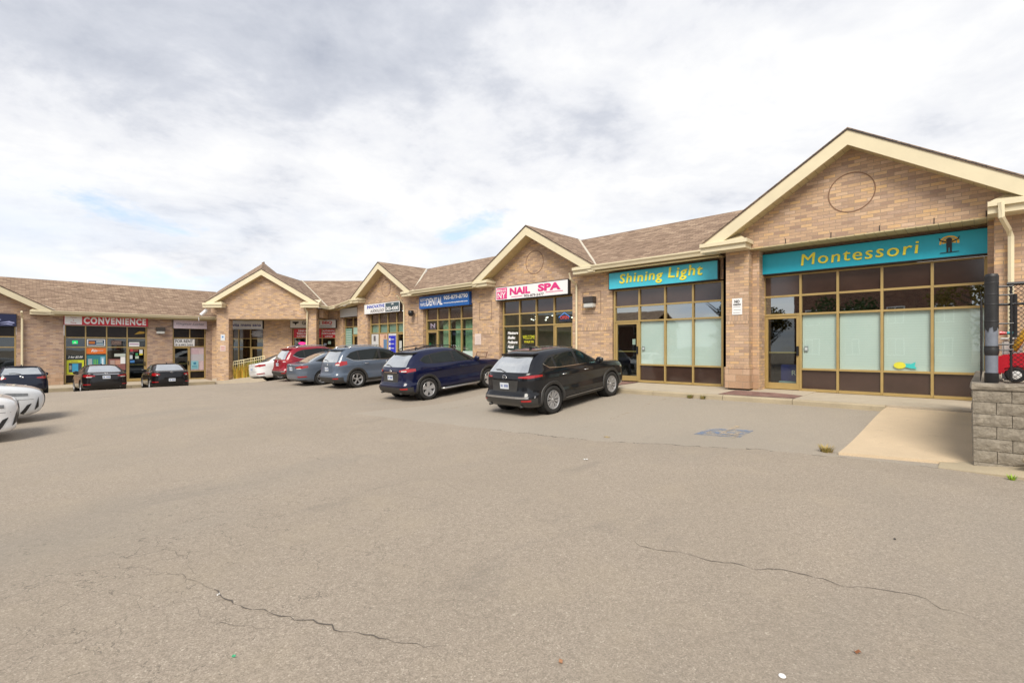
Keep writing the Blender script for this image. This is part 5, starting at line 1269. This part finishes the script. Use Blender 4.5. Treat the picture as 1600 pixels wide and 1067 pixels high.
def wheel(parent, x, s, r, yo, spokes, style=0):
    c = (x, s*(yo-.11), r); ax = (0, s, 0)
    b = MB(); b.lathe([(r*.60, -.10), (r*.9, -.115), (r*.985, -.09), (r, -.06), (r, .06), (r*.985, .09), (r*.93, .108), (r*.80, .113), (r*.68, .104), (r*.65, .085)], c, ax, 40)
    w = b.build('wheel', M['tyre'], parent, smoothf=True)
    b = MB(); b.lathe([(r*.66, .098), (r*.645, .104), (r*.62, .098), (r*.60, .07), (r*.57, .03), (r*.56, -.08)], c, ax, 40)
    b.lathe([(.0, .078), (.03, .078), (.034, .07), (.06, .066), (.07, .05), (.07, .02)], c, ax, 20)
    A = Vector(ax); C = Vector(c)
    for k in range(spokes):
        base = 2*PI*k/spokes + .3
        for dv in ((-.13, .13) if style == 1 else (0,)):
            a = base; a2 = base+dv
            d1 = Vector((math.cos(a), 0, math.sin(a))); d2 = Vector((math.cos(a2), 0, math.sin(a2)))
            t1 = Vector((-math.sin(a), 0, math.cos(a))); wd = {0: (.024, .034), 1: (.009, .014), 2: (.045, .075)}[style]
            p, q = C+d1*.05, C+d2*r*.61
            V = [p-t1*wd[0]+A*.074, p+t1*wd[0]+A*.074, q+t1*wd[1]+A*.094, q-t1*wd[1]+A*.094]
            Wv = [v-A*.035 for v in V]
            i = [b.P(*v) for v in V]; j = [b.P(*v) for v in Wv]
            b.f.append(i); b.m.append(0)
            for e in range(4): b.f.append([i[e], i[(e+1) % 4], j[(e+1) % 4], j[e]]); b.m.append(0)
    b.build('rim', M['rim'], w, smoothf=True, autos=True)
    b = MB(); b.lathe([(0, .012), (r*.58, .012), (r*.6, .0)], c, ax, 24); b.build('wheel_dark_backing', M['well'], w)  # black backing disc paints the shade seen between the spokes
    return w
SUV = [(.24, -2.02, 2.05, .80, 8), (.31, -2.17, 2.17, .875, 8), (.42, -2.25, 2.24, .905, 7), (.56, -2.27, 2.27, .900, 6.5), (.66, -2.215, 2.275, .888, 6.5), (.80, -2.185, 2.25, .908, 6), (.92, -2.165, 2.16, .925, 6),
       (.99, -2.145, 1.95, .912, 6), (1.04, -2.13, 1.55, .90, 6), (1.09, -2.11, 1.05, .88, 6), (1.20, -2.05, .86, .842, 6), (1.35, -1.95, .60, .785, 6), (1.48, -1.84, .34, .735, 6), (1.56, -1.76, .13, .69, 5.5), (1.61, -1.70, -.03, .64, 5), (1.645, -1.62, -.18, .57, 4.5), (1.67, -1.45, -.33, .46, 3.6), (1.682, -1.15, -.48, .32, 3), (1.687, -.9, -.62, .16, 2.5)]
SEDAN = [(.20, -2.2, 2.12, .80, 8), (.28, -2.36, 2.27, .87, 8), (.42, -2.44, 2.35, .90, 7), (.58, -2.45, 2.38, .908, 6.5), (.70, -2.45, 2.36, .912, 6), (.80, -2.44, 2.26, .915, 6), (.88, -2.43, 2.02, .905, 6), (.95, -2.42, 1.55, .89, 6),
         (1.00, -2.38, 1.12, .87, 6), (1.035, -2.15, 1.0, .85, 6), (1.07, -1.86, .92, .825, 6), (1.16, -1.66, .74, .785, 6), (1.27, -1.40, .47, .725, 6), (1.36, -1.14, .2, .665, 5), (1.41, -.95, .02, .60, 4.4), (1.44, -.78, -.14, .50, 3.8), (1.458, -.62, -.28, .34, 3), (1.464, -.5, -.38, .16, 2.5)]
HATCH = [(.22, -1.9, 2.05, .79, 8), (.30, -2.03, 2.17, .86, 8), (.42, -2.08, 2.24, .885, 7), (.56, -2.09, 2.27, .895, 6.5), (.68, -2.07, 2.26, .895, 6), (.80, -2.05, 2.18, .89, 6), (.90, -2.02, 1.92, .88, 5.5), (.96, -1.98, 1.5, .865, 5.5), (1.0, -1.95, 1.12, .85, 5.5), (1.1, -1.82, .92, .80, 5.5), (1.22, -1.64, .66, .73, 5.5), (1.33, -1.45, .36, .66, 5), (1.39, -1.3, .12, .59, 4.5), (1.42, -1.12, -.05, .5, 4), (1.438, -.9, -.2, .36, 3.2), (1.445, -.7, -.4, .18, 2.5)]
SUVF = [(.24, -2.02, 2.19, .885, 9), (.31, -2.17, 2.24, .90, 9), (.42, -2.25, 2.25, .905, 8), (.56, -2.27, 2.27, .905, 7), (.66, -2.22, 2.275, .90, 7), (.80, -2.185, 2.24, .915, 6), (.88, -2.165, 2.12, .922, 6), (.94, -2.145, 1.90, .912, 6), (1.0, -2.13, 1.50, .90, 6)] + SUV[9:]
SUVS = [(.24, -2.02, 2.05, .80, 8), (.31, -2.17, 2.17, .875, 8), (.42, -2.26, 2.24, .905, 7), (.54, -2.28, 2.28, .905, 6.5), (.64, -2.22, 2.285, .885, 6.5), (.78, -2.19, 2.27, .905, 6), (.92, -2.185, 2.20, .928, 5.5),
        (1.00, -2.17, 2.00, .918, 5.5), (1.06, -2.15, 1.50, .90, 5.5), (1.11, -2.12, 1.02, .88, 5.5), (1.20, -2.03, .84, .838, 5.5), (1.33, -1.90, .58, .78, 5.5), (1.45, -1.74, .34, .722, 5.5), (1.53, -1.62, .15, .675, 5.2), (1.58, -1.52, .0, .62, 4.8), (1.615, -1.36, -.14, .55, 4.3), (1.64, -1.15, -.28, .45, 3.6), (1.655, -.92, -.42, .31, 3), (1.66, -.75, -.55, .16, 2.5)]
def make_car(name, label, cat, keys, body, r=.355, wb=1.35, rails=False, clad=True, spokes=5, style=0, kind='suv', sx=1, sz=1, sy=1, tail='mid', rear_glass=None, chrome_line=True, plate_z=.86, badge='oval', loc=(0, 0), rot=0, front=False, bumper=None, extras=(), nose=None):
    keys = [(k[0]*sz, k[1]*sx, k[2]*sx, k[3]*sy, k[4]) for k in keys]; B = Body(keys)
    t = thing(name, label, cat, (0, 0, 0)); del t['_l']
    sleek = keys[4][1] == SUVS[4][1]*sx and keys[3][1] == SUVS[3][1]*sx; suv = kind == 'suv'; W2 = .905*sy; R_ = r+.045
    wheels = [(-wb, r), (wb, r)]
    sh = B.shell(wheels, R_); bo = sh.build('body', body, t, smoothf=True)
    cm = M['clad'] if clad else body
    # lips and wells
    for wx, wz in wheels:
        for s in (-1, 1):
            g = []; n = 40; wdt = .075 if clad else .022
            a0 = math.asin(max(-1, (keys[0][0]+.01-wz)/R_))
            for i in range(n+1):
                a = a0 + (PI-2*a0)*i/n; row = []
                for rr, off in ((R_-.012, -.10), (R_-.012, .006), (R_, .014), (R_+wdt*.85, .013), (R_+wdt, -.002)):
                    x, z = wx+rr*math.cos(a), max(keys[0][0]+.002, wz+rr*math.sin(a)); row.append((x, s*(B.y(x, z)+off), z))
                g.append(row)
            patch(g).build('wheel_arch', cm, bo, smoothf=True, autos=True)
            b = MB(); C = (wx, s*(W2-.02), wz); b.lathe([(R_-.012, -.02), (R_, -.30), (R_*.2, -.30)], C, (0, s, 0), 28); b.build('wheel_well', M['well'], bo)
            wheel(t, wx, s, r, W2-.012, spokes, style)
    z0 = keys[0][0]
    if clad:
        zb = .36*sz
        for s in (-1, 1):
            side_patch(B, -wb+R_+.03, wb-R_-.03, [(-9, z0+.01), (9, z0+.01)], [(-9, zb), (9, zb)], s, .012).build('sill_cladding', M['clad'], bo)
        g = [[(lambda p: (p[0], p[1], p[2]))(B.out(z0+.01+(bz_-z0-.01)*k/5, ph, .012)) for k in range(6)] for ph in [PI*.69 + PI*.62*i/30 for i in range(31)] for bz_ in (.50*sz,)]
        patch(g).build('rear_bumper_cladding', bumper or M['clad'], bo, smoothf=True)
    else:
        g = [[B.out(z0+.005+.10*k/3, ph, .008) for k in range(4)] for ph in [PI*.72 + PI*.56*i/24 for i in range(25)]]
        patch(g).build('rear_valance', M['clad'], bo, smoothf=True)
    # glass
    if suv:
        lo = [(-1.72*sx, 1.27*sz), (-1.45*sx, 1.13*sz), (-1.2*sx, 1.105*sz), (1.0*sx, 1.065*sz)]
        hi = [(-1.72*sx, 1.29*sz), (-1.50*sx, 1.46*sz), (-1.2*sx, 1.525*sz), (-.5*sx, 1.555*sz), (.05*sx, 1.53*sz), (.30*sx, 1.46*sz), (.60*sx, 1.31*sz), (.98*sx, 1.09*sz)]
        xa, xb_ = -1.72*sx, .97*sx; cuts = [(-1.66, -1.22), (-1.15, -.30), (-.20, .86)]
        if sleek:
            lo = [(-1.56, 1.30), (-1.40, 1.19), (-1.0, 1.155), (1.0, 1.10)]
            hi = [(-1.56, 1.31), (-1.36, 1.43), (-1.0, 1.485), (-.5, 1.52), (.0, 1.50), (.28, 1.43), (.58, 1.30), (.95, 1.11)]
            xa, xb_ = -1.56, .93; cuts = [(-1.50, -1.18), (-1.10, -.28), (-.18, .84)]
    elif kind == 'sedan':
        lo = [(-1.62*sx, 1.10*sz), (-1.3*sx, 1.045*sz), (1.0*sx, .99*sz)]
        hi = [(-1.62*sx, 1.11*sz), (-1.15*sx, 1.27*sz), (-.75*sx, 1.36*sz), (-.2*sx, 1.375*sz), (.1*sx, 1.33*sz), (.45*sx, 1.21*sz), (.92*sx, 1.01*sz)]
        xa, xb_ = -1.6*sx, .9*sx; cuts = [(-1.5, -.36), (-.27, .80)]
    else:
        lo = [(-1.72*sx, 1.12*sz), (-1.3*sx, 1.04*sz), (1.0*sx, .99*sz)]
        hi = [(-1.72*sx, 1.13*sz), (-1.3*sx, 1.29*sz), (-.75*sx, 1.36*sz), (-.1*sx, 1.355*sz), (.2*sx, 1.27*sz), (.5*sx, 1.16*sz), (.9*sx, 1.01*sz)]
        xa, xb_ = -1.7*sx, .88*sx; cuts = [(-1.6, -.45), (-.36, .76)]
    for s in (-1, 1):
        side_patch(B, xa, xb_, lo, hi, s, .004, 40, 6).build('window_surround', M['black'], bo, smoothf=True)
        for a, c in cuts:
            f = lambda tab, d: [(x, z+d) for x, z in tab]
            l2, h2 = f(lo, .018), f(hi, -.022)
            side_patch(B, a*sx, c*sx, lambda x: min(lin(l2, x)[0], lin(h2, x)[0]-.004), lambda x: lin(h2, x)[0], s, .009, 20, 6).build('side_window', M['carglass'], bo, smoothf=True)
        if chrome_line:
            side_patch(B, xa, xb_, [(x, z-.008) for x, z in lo], [(x, z+.008) for x, z in lo], s, .012, 30, 1).build('window_trim', M['chrome'], bo)
        for xd in ((-1.08, -.24, .92) if suv else (-1.15, -.3, .88)):   # shut lines
            side_patch(B, xd*sx-.003, xd*sx+.003, [(-9, .42*sz), (9, .42*sz)], [(-9, (1.05 if suv else .98)*sz), (9, (1.05 if suv else .98)*sz)], s, .0015, 1, 8).build('door_gap', M['well'], bo)
        for xh in (-.90, .06):
            z = (.97 if suv else .86)*sz; y = B.y(xh*sx, z); b = MB(); b.tube([(xh*sx-.09, s*(y+.008), z), (xh*sx-.05, s*(y+.035), z+.003), (xh*sx+.06, s*(y+.035), z+.003), (xh*sx+.1, s*(y+.008), z)], .012, 6); b.build('door_handle', M['chrome'] if chrome_line and suv else body, bo, smoothf=True)
        zm = (1.14 if suv else 1.06)*sz; y = B.y(.78*sx, zm); b = MB(); bm_ = Vector((.80*sx, s*(y+.13), zm))
        b.lathe([(0, -.12), (.06, -.11), (.085, -.03), (.085, .05), (.05, .10), (0, .11)], (bm_.x, bm_.y, bm_.z), (0, 1, 0), 14)
        for v in b.v: v.x = bm_.x+(v.x-bm_.x)*.7
        b.tube([(bm_.x+.02, s*(y-.02), zm-.04), (bm_.x, bm_.y, zm-.03)], .025); b.build('door_mirror', body, t, smoothf=True)
    if sleek: end_patch(B, 1.13, 1.49, .68, -1, .006, hw1=.55).build('rear_window', rear_glass or M['rear_sky'], bo, smoothf=True)
    elif suv: end_patch(B, 1.10*sz, 1.52*sz, .67*sy, -1, .006, hw1=.55*sy).build('rear_window', rear_glass or M['rear_sky'], bo, smoothf=True)
    elif kind == 'sedan': end_patch(B, 1.065*sz, 1.385*sz, .66*sy, -1, .005, hw1=.50*sy).build('rear_window', rear_glass or M['rear_sky'], bo, smoothf=True)
    else: end_patch(B, 1.0*sz, 1.33*sz, .66*sy, -1, .006, hw1=.52*sy).build('rear_window', rear_glass or M['rear_sky'], bo, smoothf=True)
    end_patch(B, (1.11 if suv else 1.02)*sz, (1.53 if suv else 1.37)*sz, .74*sy, 1, .005, hw1=.56*sy).build('windscreen', M['carglass'], bo, smoothf=True)
    if suv or kind == 'hatch':     # roof spoiler and wiper
        zt_ = (1.555 if sleek else 1.60 if suv else 1.385)*sz; xr_ = B.xe(0, zt_)
        b = MB(); hw = (.60 if suv else .55)*sy
        pts = [(-hw, xr_+.10), (-hw*.96, xr_-.10), (0, xr_-.15), (hw*.96, xr_-.10), (hw, xr_+.10)]
        top = [(x, y, zt_+.03-abs(y)*.05) for y, x in pts]; bot = [(x, y, zt_-.02-abs(y)*.05) for y, x in pts]
        i = [b.P(*p) for p in top]; j = [b.P(*p) for p in bot]; b.f += [i, j[::-1]]; b.m += [0, 0]
        for e in range(5): b.f.append([i[e], i[(e+1) % 5], j[(e+1) % 5], j[e]]); b.m.append(0)
        b.build('roof_spoiler', M['black'] if 'blackspoiler' in extras else body, bo, bevel=.012, smoothf=True, autos=True)
        zw = (1.14 if suv else 1.02)*sz; b = MB(); b.tube([(B.xe(.02, zw)-.02, .02, zw), (B.xe(.25, zw+.05)-.025, .25, zw+.06), (B.xe(.38, zw+.04)-.02, .40, zw+.05)], .009, 5); b.build('rear_wiper', M['black'], bo)
    # lamps
    for s in (-1, 1):
        if tail == 'mid':   wrap_patch(B, .955*sz, 1.075*sz, .52, -1.78*sx, s, rise=.01, taper=.35).build('tail_light', M['redlens'], bo, smoothf=True)
        elif tail == 'slim': wrap_patch(B, .985*sz, 1.06*sz, .50, -1.70*sx, s, rise=.01, taper=.4).build('tail_light', M['redlens'], bo, smoothf=True); 
        elif tail == 'tall': wrap_patch(B, .93*sz, 1.12*sz, .66, -1.72*sx, s, rise=.03, taper=.3).build('tail_light', M['redlens'], bo, smoothf=True)
        elif tail == 'sedan': wrap_patch(B, .80*sz, .93*sz, .48, -2.02*sx, s, rise=.02, taper=.3).build('tail_light', M['redlens'], bo, smoothf=True)
        elif tail == 'round': wrap_patch(B, .78*sz, .94*sz, .60, -2.05*sx, s, rise=.0, taper=.2).build('tail_light', M['redlens'], bo, smoothf=True)
        elif tail == 'hatch': wrap_patch(B, .78*sz, .90*sz, .55, -1.72*sx, s, rise=.02, taper=.3).build('tail_light', M['redlens'], bo, smoothf=True)
        if tail in ('tall', 'round', 'mid', 'sedan'): 
            q = {'tall': (.97, 1.03, .70, -2.0), 'round': (.80, .85, .68, -2.36), 'mid': (.985, 1.02, .62, -2.05), 'sedan': (.80, .835, .60, -2.3)}[tail]
            wrap_patch(B, q[0]*sz, q[1]*sz, q[2], q[3]*sx, s, off=.009).build('reversing_light', M['whitelens'], bo, smoothf=True)
        if suv or kind == 'sedan': wrap_patch(B, .43*sz, .475*sz, .66, -2.1*sx, s, off=.018).build('reflector', M['redlens'], bo)
        if not nose: wrap_patch(B, .76*sz, .845*sz, .70, 1.80*sx, s, sg=1, off=.006, taper=.45, rise=.03).build('headlight', M['headlens'], bo, smoothf=True)
        if not nose: wrap_patch(B, .34*sz, .58*sz, .90, 2.08*sx, s, sg=1, off=.008, taper=.6, rise=-.06).build('side_intake', M['black'], bo, smoothf=True)
    if nose:
        for s in (-1, 1):
            side_patch(B, 1.50, 2.06, [(1.5, .755), (1.8, .72), (2.06, .71)], [(1.5, .765), (1.7, .80), (2.06, .775)], s, .008, 12, 3).build('headlight', M['headlens'], bo, smoothf=True)
            side_patch(B, 1.92, 2.12, [(1.92, .27), (1.98, .25), (2.04, .34), (2.12, .50)], [(1.92, .29), (1.98, .38), (2.04, .48), (2.12, .52)], s, .009, 10, 3).build('side_intake', M['black'], bo, smoothf=True)
            side_patch(B, 1.0, 2.16, [(-9, .615), (9, .615)], [(-9, .625), (9, .625)], s, .002, 12, 1).build('crease_shade_line', M['headlens'], bo)  # grey strip paints the shade line of a crease on the smooth side
            side_patch(B, 2.18, 2.255, [(2.18, .34), (2.255, .42)], [(2.18, .36), (2.255, .68)], s, .012, 4, 3).build('grille_edge', M['black'], bo)
    end_patch(B, .36*sz, .76*sz, .55*sy, 1, .010, hw1=.50*sy).build('grille', M['black'], bo, smoothf=True)
    end_patch(B, .74*sz, .765*sz, .52*sy, 1, .016, nz_=1).build('grille_trim', M['chrome'], bo)
    if suv:
        end_patch(B, .66*sz, .94*sz, .42*sy, -1, .003, hw1=.46*sy).build('plate_recess', M['clad'] if 'darkrecess' in extras else body, bo, smoothf=True)
        end_patch(B, .945*sz, .975*sz, .40*sy, -1, .016, nz_=1).build('tailgate_trim', M['chrome'] if 'chromebar' in extras else body, bo)
        end_patch(B, .612*sz, .620*sz, .72*sy, -1, .002, nz_=1).build('tailgate_gap', M['well'], bo)
    else:
        if kind == 'sedan': end_patch(B, .93*sz, .955*sz, .50*sy, -1, .012, nz_=1).build('trunk_trim', M['chrome'] if 'chromebar' in extras else body, bo)
        end_patch(B, .565*sz, .573*sz, .74*sy, -1, .002, nz_=1).build('trunk_gap', M['well'], bo)
    pz_ = plate_z*sz; xr_ = B.xe(.0, pz_)-.012
    b = MB(); b.box(xr_-.008, xr_, -.155, .155, pz_-.08, pz_+.08); pl = b.build('number_plate', M['plate'], bo, bevel=.004)
    b = MB()
    for k in range(7):
        if k != 4: b.box(xr_-.0095, xr_-.0082, -.125+k*.037, -.103+k*.037, pz_-.03, pz_+.035)
    b.build('plate_characters', col((.03, .07, .30)), pl)
    bzv = ((1.02 if suv else .965) if badge != 'low' else .95)*sz
    if kind == 'hatch': bzv = .90*sz
    xb2 = B.xe(0, bzv)-.012; b = MB(); rr = .062 if badge == 'ring' else .045
    P = [(xb2, rr*1.15*math.cos(a), bzv+rr*.8*math.sin(a)) for a in [2*PI*k/18 for k in range(19)]]; b.tube(P, .007, 6)
    b.tube([(xb2, -rr*.8, bzv+.012), (xb2, -rr*.25, bzv-.012), (xb2, 0, bzv-.006), (xb2, rr*.25, bzv-.012), (xb2, rr*.8, bzv+.012)], .006, 5); b.build('badge', M['chrome'], bo)
    if rails:
        for s in (-1, 1):
            b = MB(); b.tube([(x*sx, s*(B.y(-.8, 1.61*sz)-.045)*(1-.04*abs(x+.7)), z*sz) for x, z in ((.0, 1.60), (-.12, 1.675), (-.7, 1.725), (-1.3, 1.705), (-1.52, 1.63))], .017, 8)
            b.build('roof_rail', M['chrome'] if 'chromerails' in extras else M['blackm'], t, smoothf=True)
    b = MB(); fx = B.xe(0, keys[-5][0])+.35; fz = keys[-2][0]-.01; b.prism([(fx, fz), (fx+.16, fz), (fx+.04, fz+.05), (fx+.0, fz+.05)], -.02, .02); b.build('roof_antenna', body if not suv else M['black'], bo, smoothf=True, autos=True)
    for s in ((-1, 1) if suv else (-1,)):
        b = MB(); b.tube([(keys[2][1]+.02, s*.55, .30*sz), (keys[2][1]+.3, s*.55, .30*sz)], .03, 10); b.build('exhaust_tip', M['clad'], bo, smoothf=True)
    if 'step' in extras:
        for s in (-1, 1):
            b = MB(); b.tube([(-wb+.5, s*(W2-.02), .30), (-wb+.62, s*(W2+.05), .30), (wb-.62, s*(W2+.05), .30), (wb-.5, s*(W2-.02), .30)], .03, 8); b.build('side_step', M['steel'], t, smoothf=True)
    if 'belt' in extras:
        for s in (-1, 1): side_patch(B, -.85, .85, [(-9, .335), (9, .335)], [(-9, .35), (9, .35)], s, .016, 12, 1).build('sill_trim', M['steel'], bo)
    if 'belt' in extras: end_patch(B, .50*sz, .55*sz, .84*sy, -1, .016, nz_=1).build('bumper_strip', M['steel'], bo, smoothf=True)
    # place on the slope
    ca, sa = math.cos(rot), math.sin(rot); X, Y = loc
    def gz(lx, ly): return ground(X+lx*ca-ly*sa, Y+lx*sa+ly*ca)
    zf_, zr_ = (gz(wb, .7)+gz(wb, -.7))/2, (gz(-wb, .7)+gz(-wb, -.7))/2; zl, zr2 = (gz(wb, .7)+gz(-wb, .7))/2, (gz(wb, -.7)+gz(-wb, -.7))/2
    t.rotation_mode = 'QUATERNION'
    fx = Vector((ca*2*wb, sa*2*wb, zf_-zr_)).normalized(); ly = Vector((-sa*1.4, ca*1.4, zl-zr2)).normalized(); up = fx.cross(ly).normalized(); ly = up.cross(fx)
    t.rotation_quaternion = Matrix((fx, ly, up)).transposed().to_quaternion(); t.location = (X, Y, (zf_+zr_)/2)
    return t
H = PI/2
make_car('parked_suv', 'black suv with ten-spoke alloys parked nearest the camera before the nail spa', 'car', SUVS, paintm('black_paint', (.004, .005, .008), .3), loc=(-8.78, 11.02), rot=H, spokes=10, style=1, tail='slim', badge='ring', r=.365, plate_z=.80, extras=('belt', 'darkrecess'), bumper=paintm('grey_bumper', (.035, .034, .033), .2, rough=.45))
make_car('parked_suv', 'dark blue suv with silver side step parked before the dental clinic', 'car', SUVS, paintm('blue_paint', (.002, .0045, .034), .4), loc=(-13.85, 10.85), rot=H, spokes=5, style=2, tail='mid', rails=True, r=.362, extras=('step', 'blackspoiler', 'darkrecess', 'chromebar'), chrome_line=False, plate_z=.80)
make_car('parked_suv', 'steel grey suv with silver roof rails between the blue suv and the grey sedan', 'car', SUV, paintm('steel_paint', (.095, .125, .175), .5), loc=(-19.55, 11.4), rot=H, spokes=5, style=1, tail='tall', rails=True, r=.36, sz=1.01, sx=1.02, extras=('chromerails',), plate_z=.82)
make_car('parked_sedan', 'steel grey sedan between the grey suv and the red suv', 'car', SEDAN, paintm('slate_paint', (.11, .135, .175), .5), kind='sedan', loc=(-22.3, 11.15), rot=H, clad=False, r=.33, sx=.96, sz=.99, tail='sedan', plate_z=.80, spokes=5, style=1, chrome_line=False)
make_car('parked_suv', 'red suv with silver rails between the grey sedan and the white sedan', 'car', SUV, paintm('red_paint', (.25, .004, .018), .4), loc=(-25.35, 11.6), rot=H, spokes=5, style=2, tail='mid', rails=True, r=.36, sz=1.01, sx=1.04, extras=('chromerails', 'belt'))
make_car('parked_sedan', 'white sedan at the far end of the row next to the yellow railing', 'car', SEDAN, paintm('white_paint', (.78, .78, .78), 0), kind='sedan', loc=(-28.1, 11.5), rot=H, clad=False, r=.33, tail='sedan', sz=.99, plate_z=.72)
make_car('parked_sedan', 'black sedan with red tail lights parked centrally before the convenience store', 'car', SEDAN, paintm('dark_grey_paint', (.008, .007, .008), .3), kind='sedan', loc=(-33.95, 3.3), rot=PI+.02, clad=False, r=.335, wb=1.39, tail='sedan', extras=('chromebar',), plate_z=.80, spokes=5, style=0)
make_car('parked_sedan', 'black sedan with pale tail lights right of the convenience store door', 'car', SEDAN, paintm('black_sedan_paint', (.005, .005, .007), .3), kind='sedan', loc=(-34.3, 6.25), rot=PI-.03, clad=False, r=.32, wb=1.32, sx=.94, tail='round', plate_z=.55, spokes=5, style=0, chrome_line=False)
make_car('parked_hatchback', 'dark navy hatchback at the left edge before the navy wave sign', 'car', HATCH, paintm('navy_paint', (.006, .010, .028), .4), kind='hatch', loc=(-33.2, .35), rot=PI, clad=False, r=.325, wb=1.32, tail='hatch', plate_z=.45, spokes=5, style=0, chrome_line=False)
make_car('parked_suv', 'white suv with black front intake at the left edge nearest the camera', 'car', SUVF, paintm('pearl_paint', (.80, .80, .80), 0), loc=(-15.05, -2.15), rot=H, spokes=5, style=2, r=.36, clad=False, nose=True)
make_car('parked_sedan', 'silver-white car behind the white suv at the left edge', 'car', SEDAN, paintm('silver_paint', (.70, .72, .74), .3), kind='sedan', loc=(-18.1, -1.75), rot=H, clad=False, r=.33, sz=1.04, nose=True)
for o in list(bpy.data.objects):
    if '_l' in o: del o['_l']
print('objects', len(bpy.data.objects))
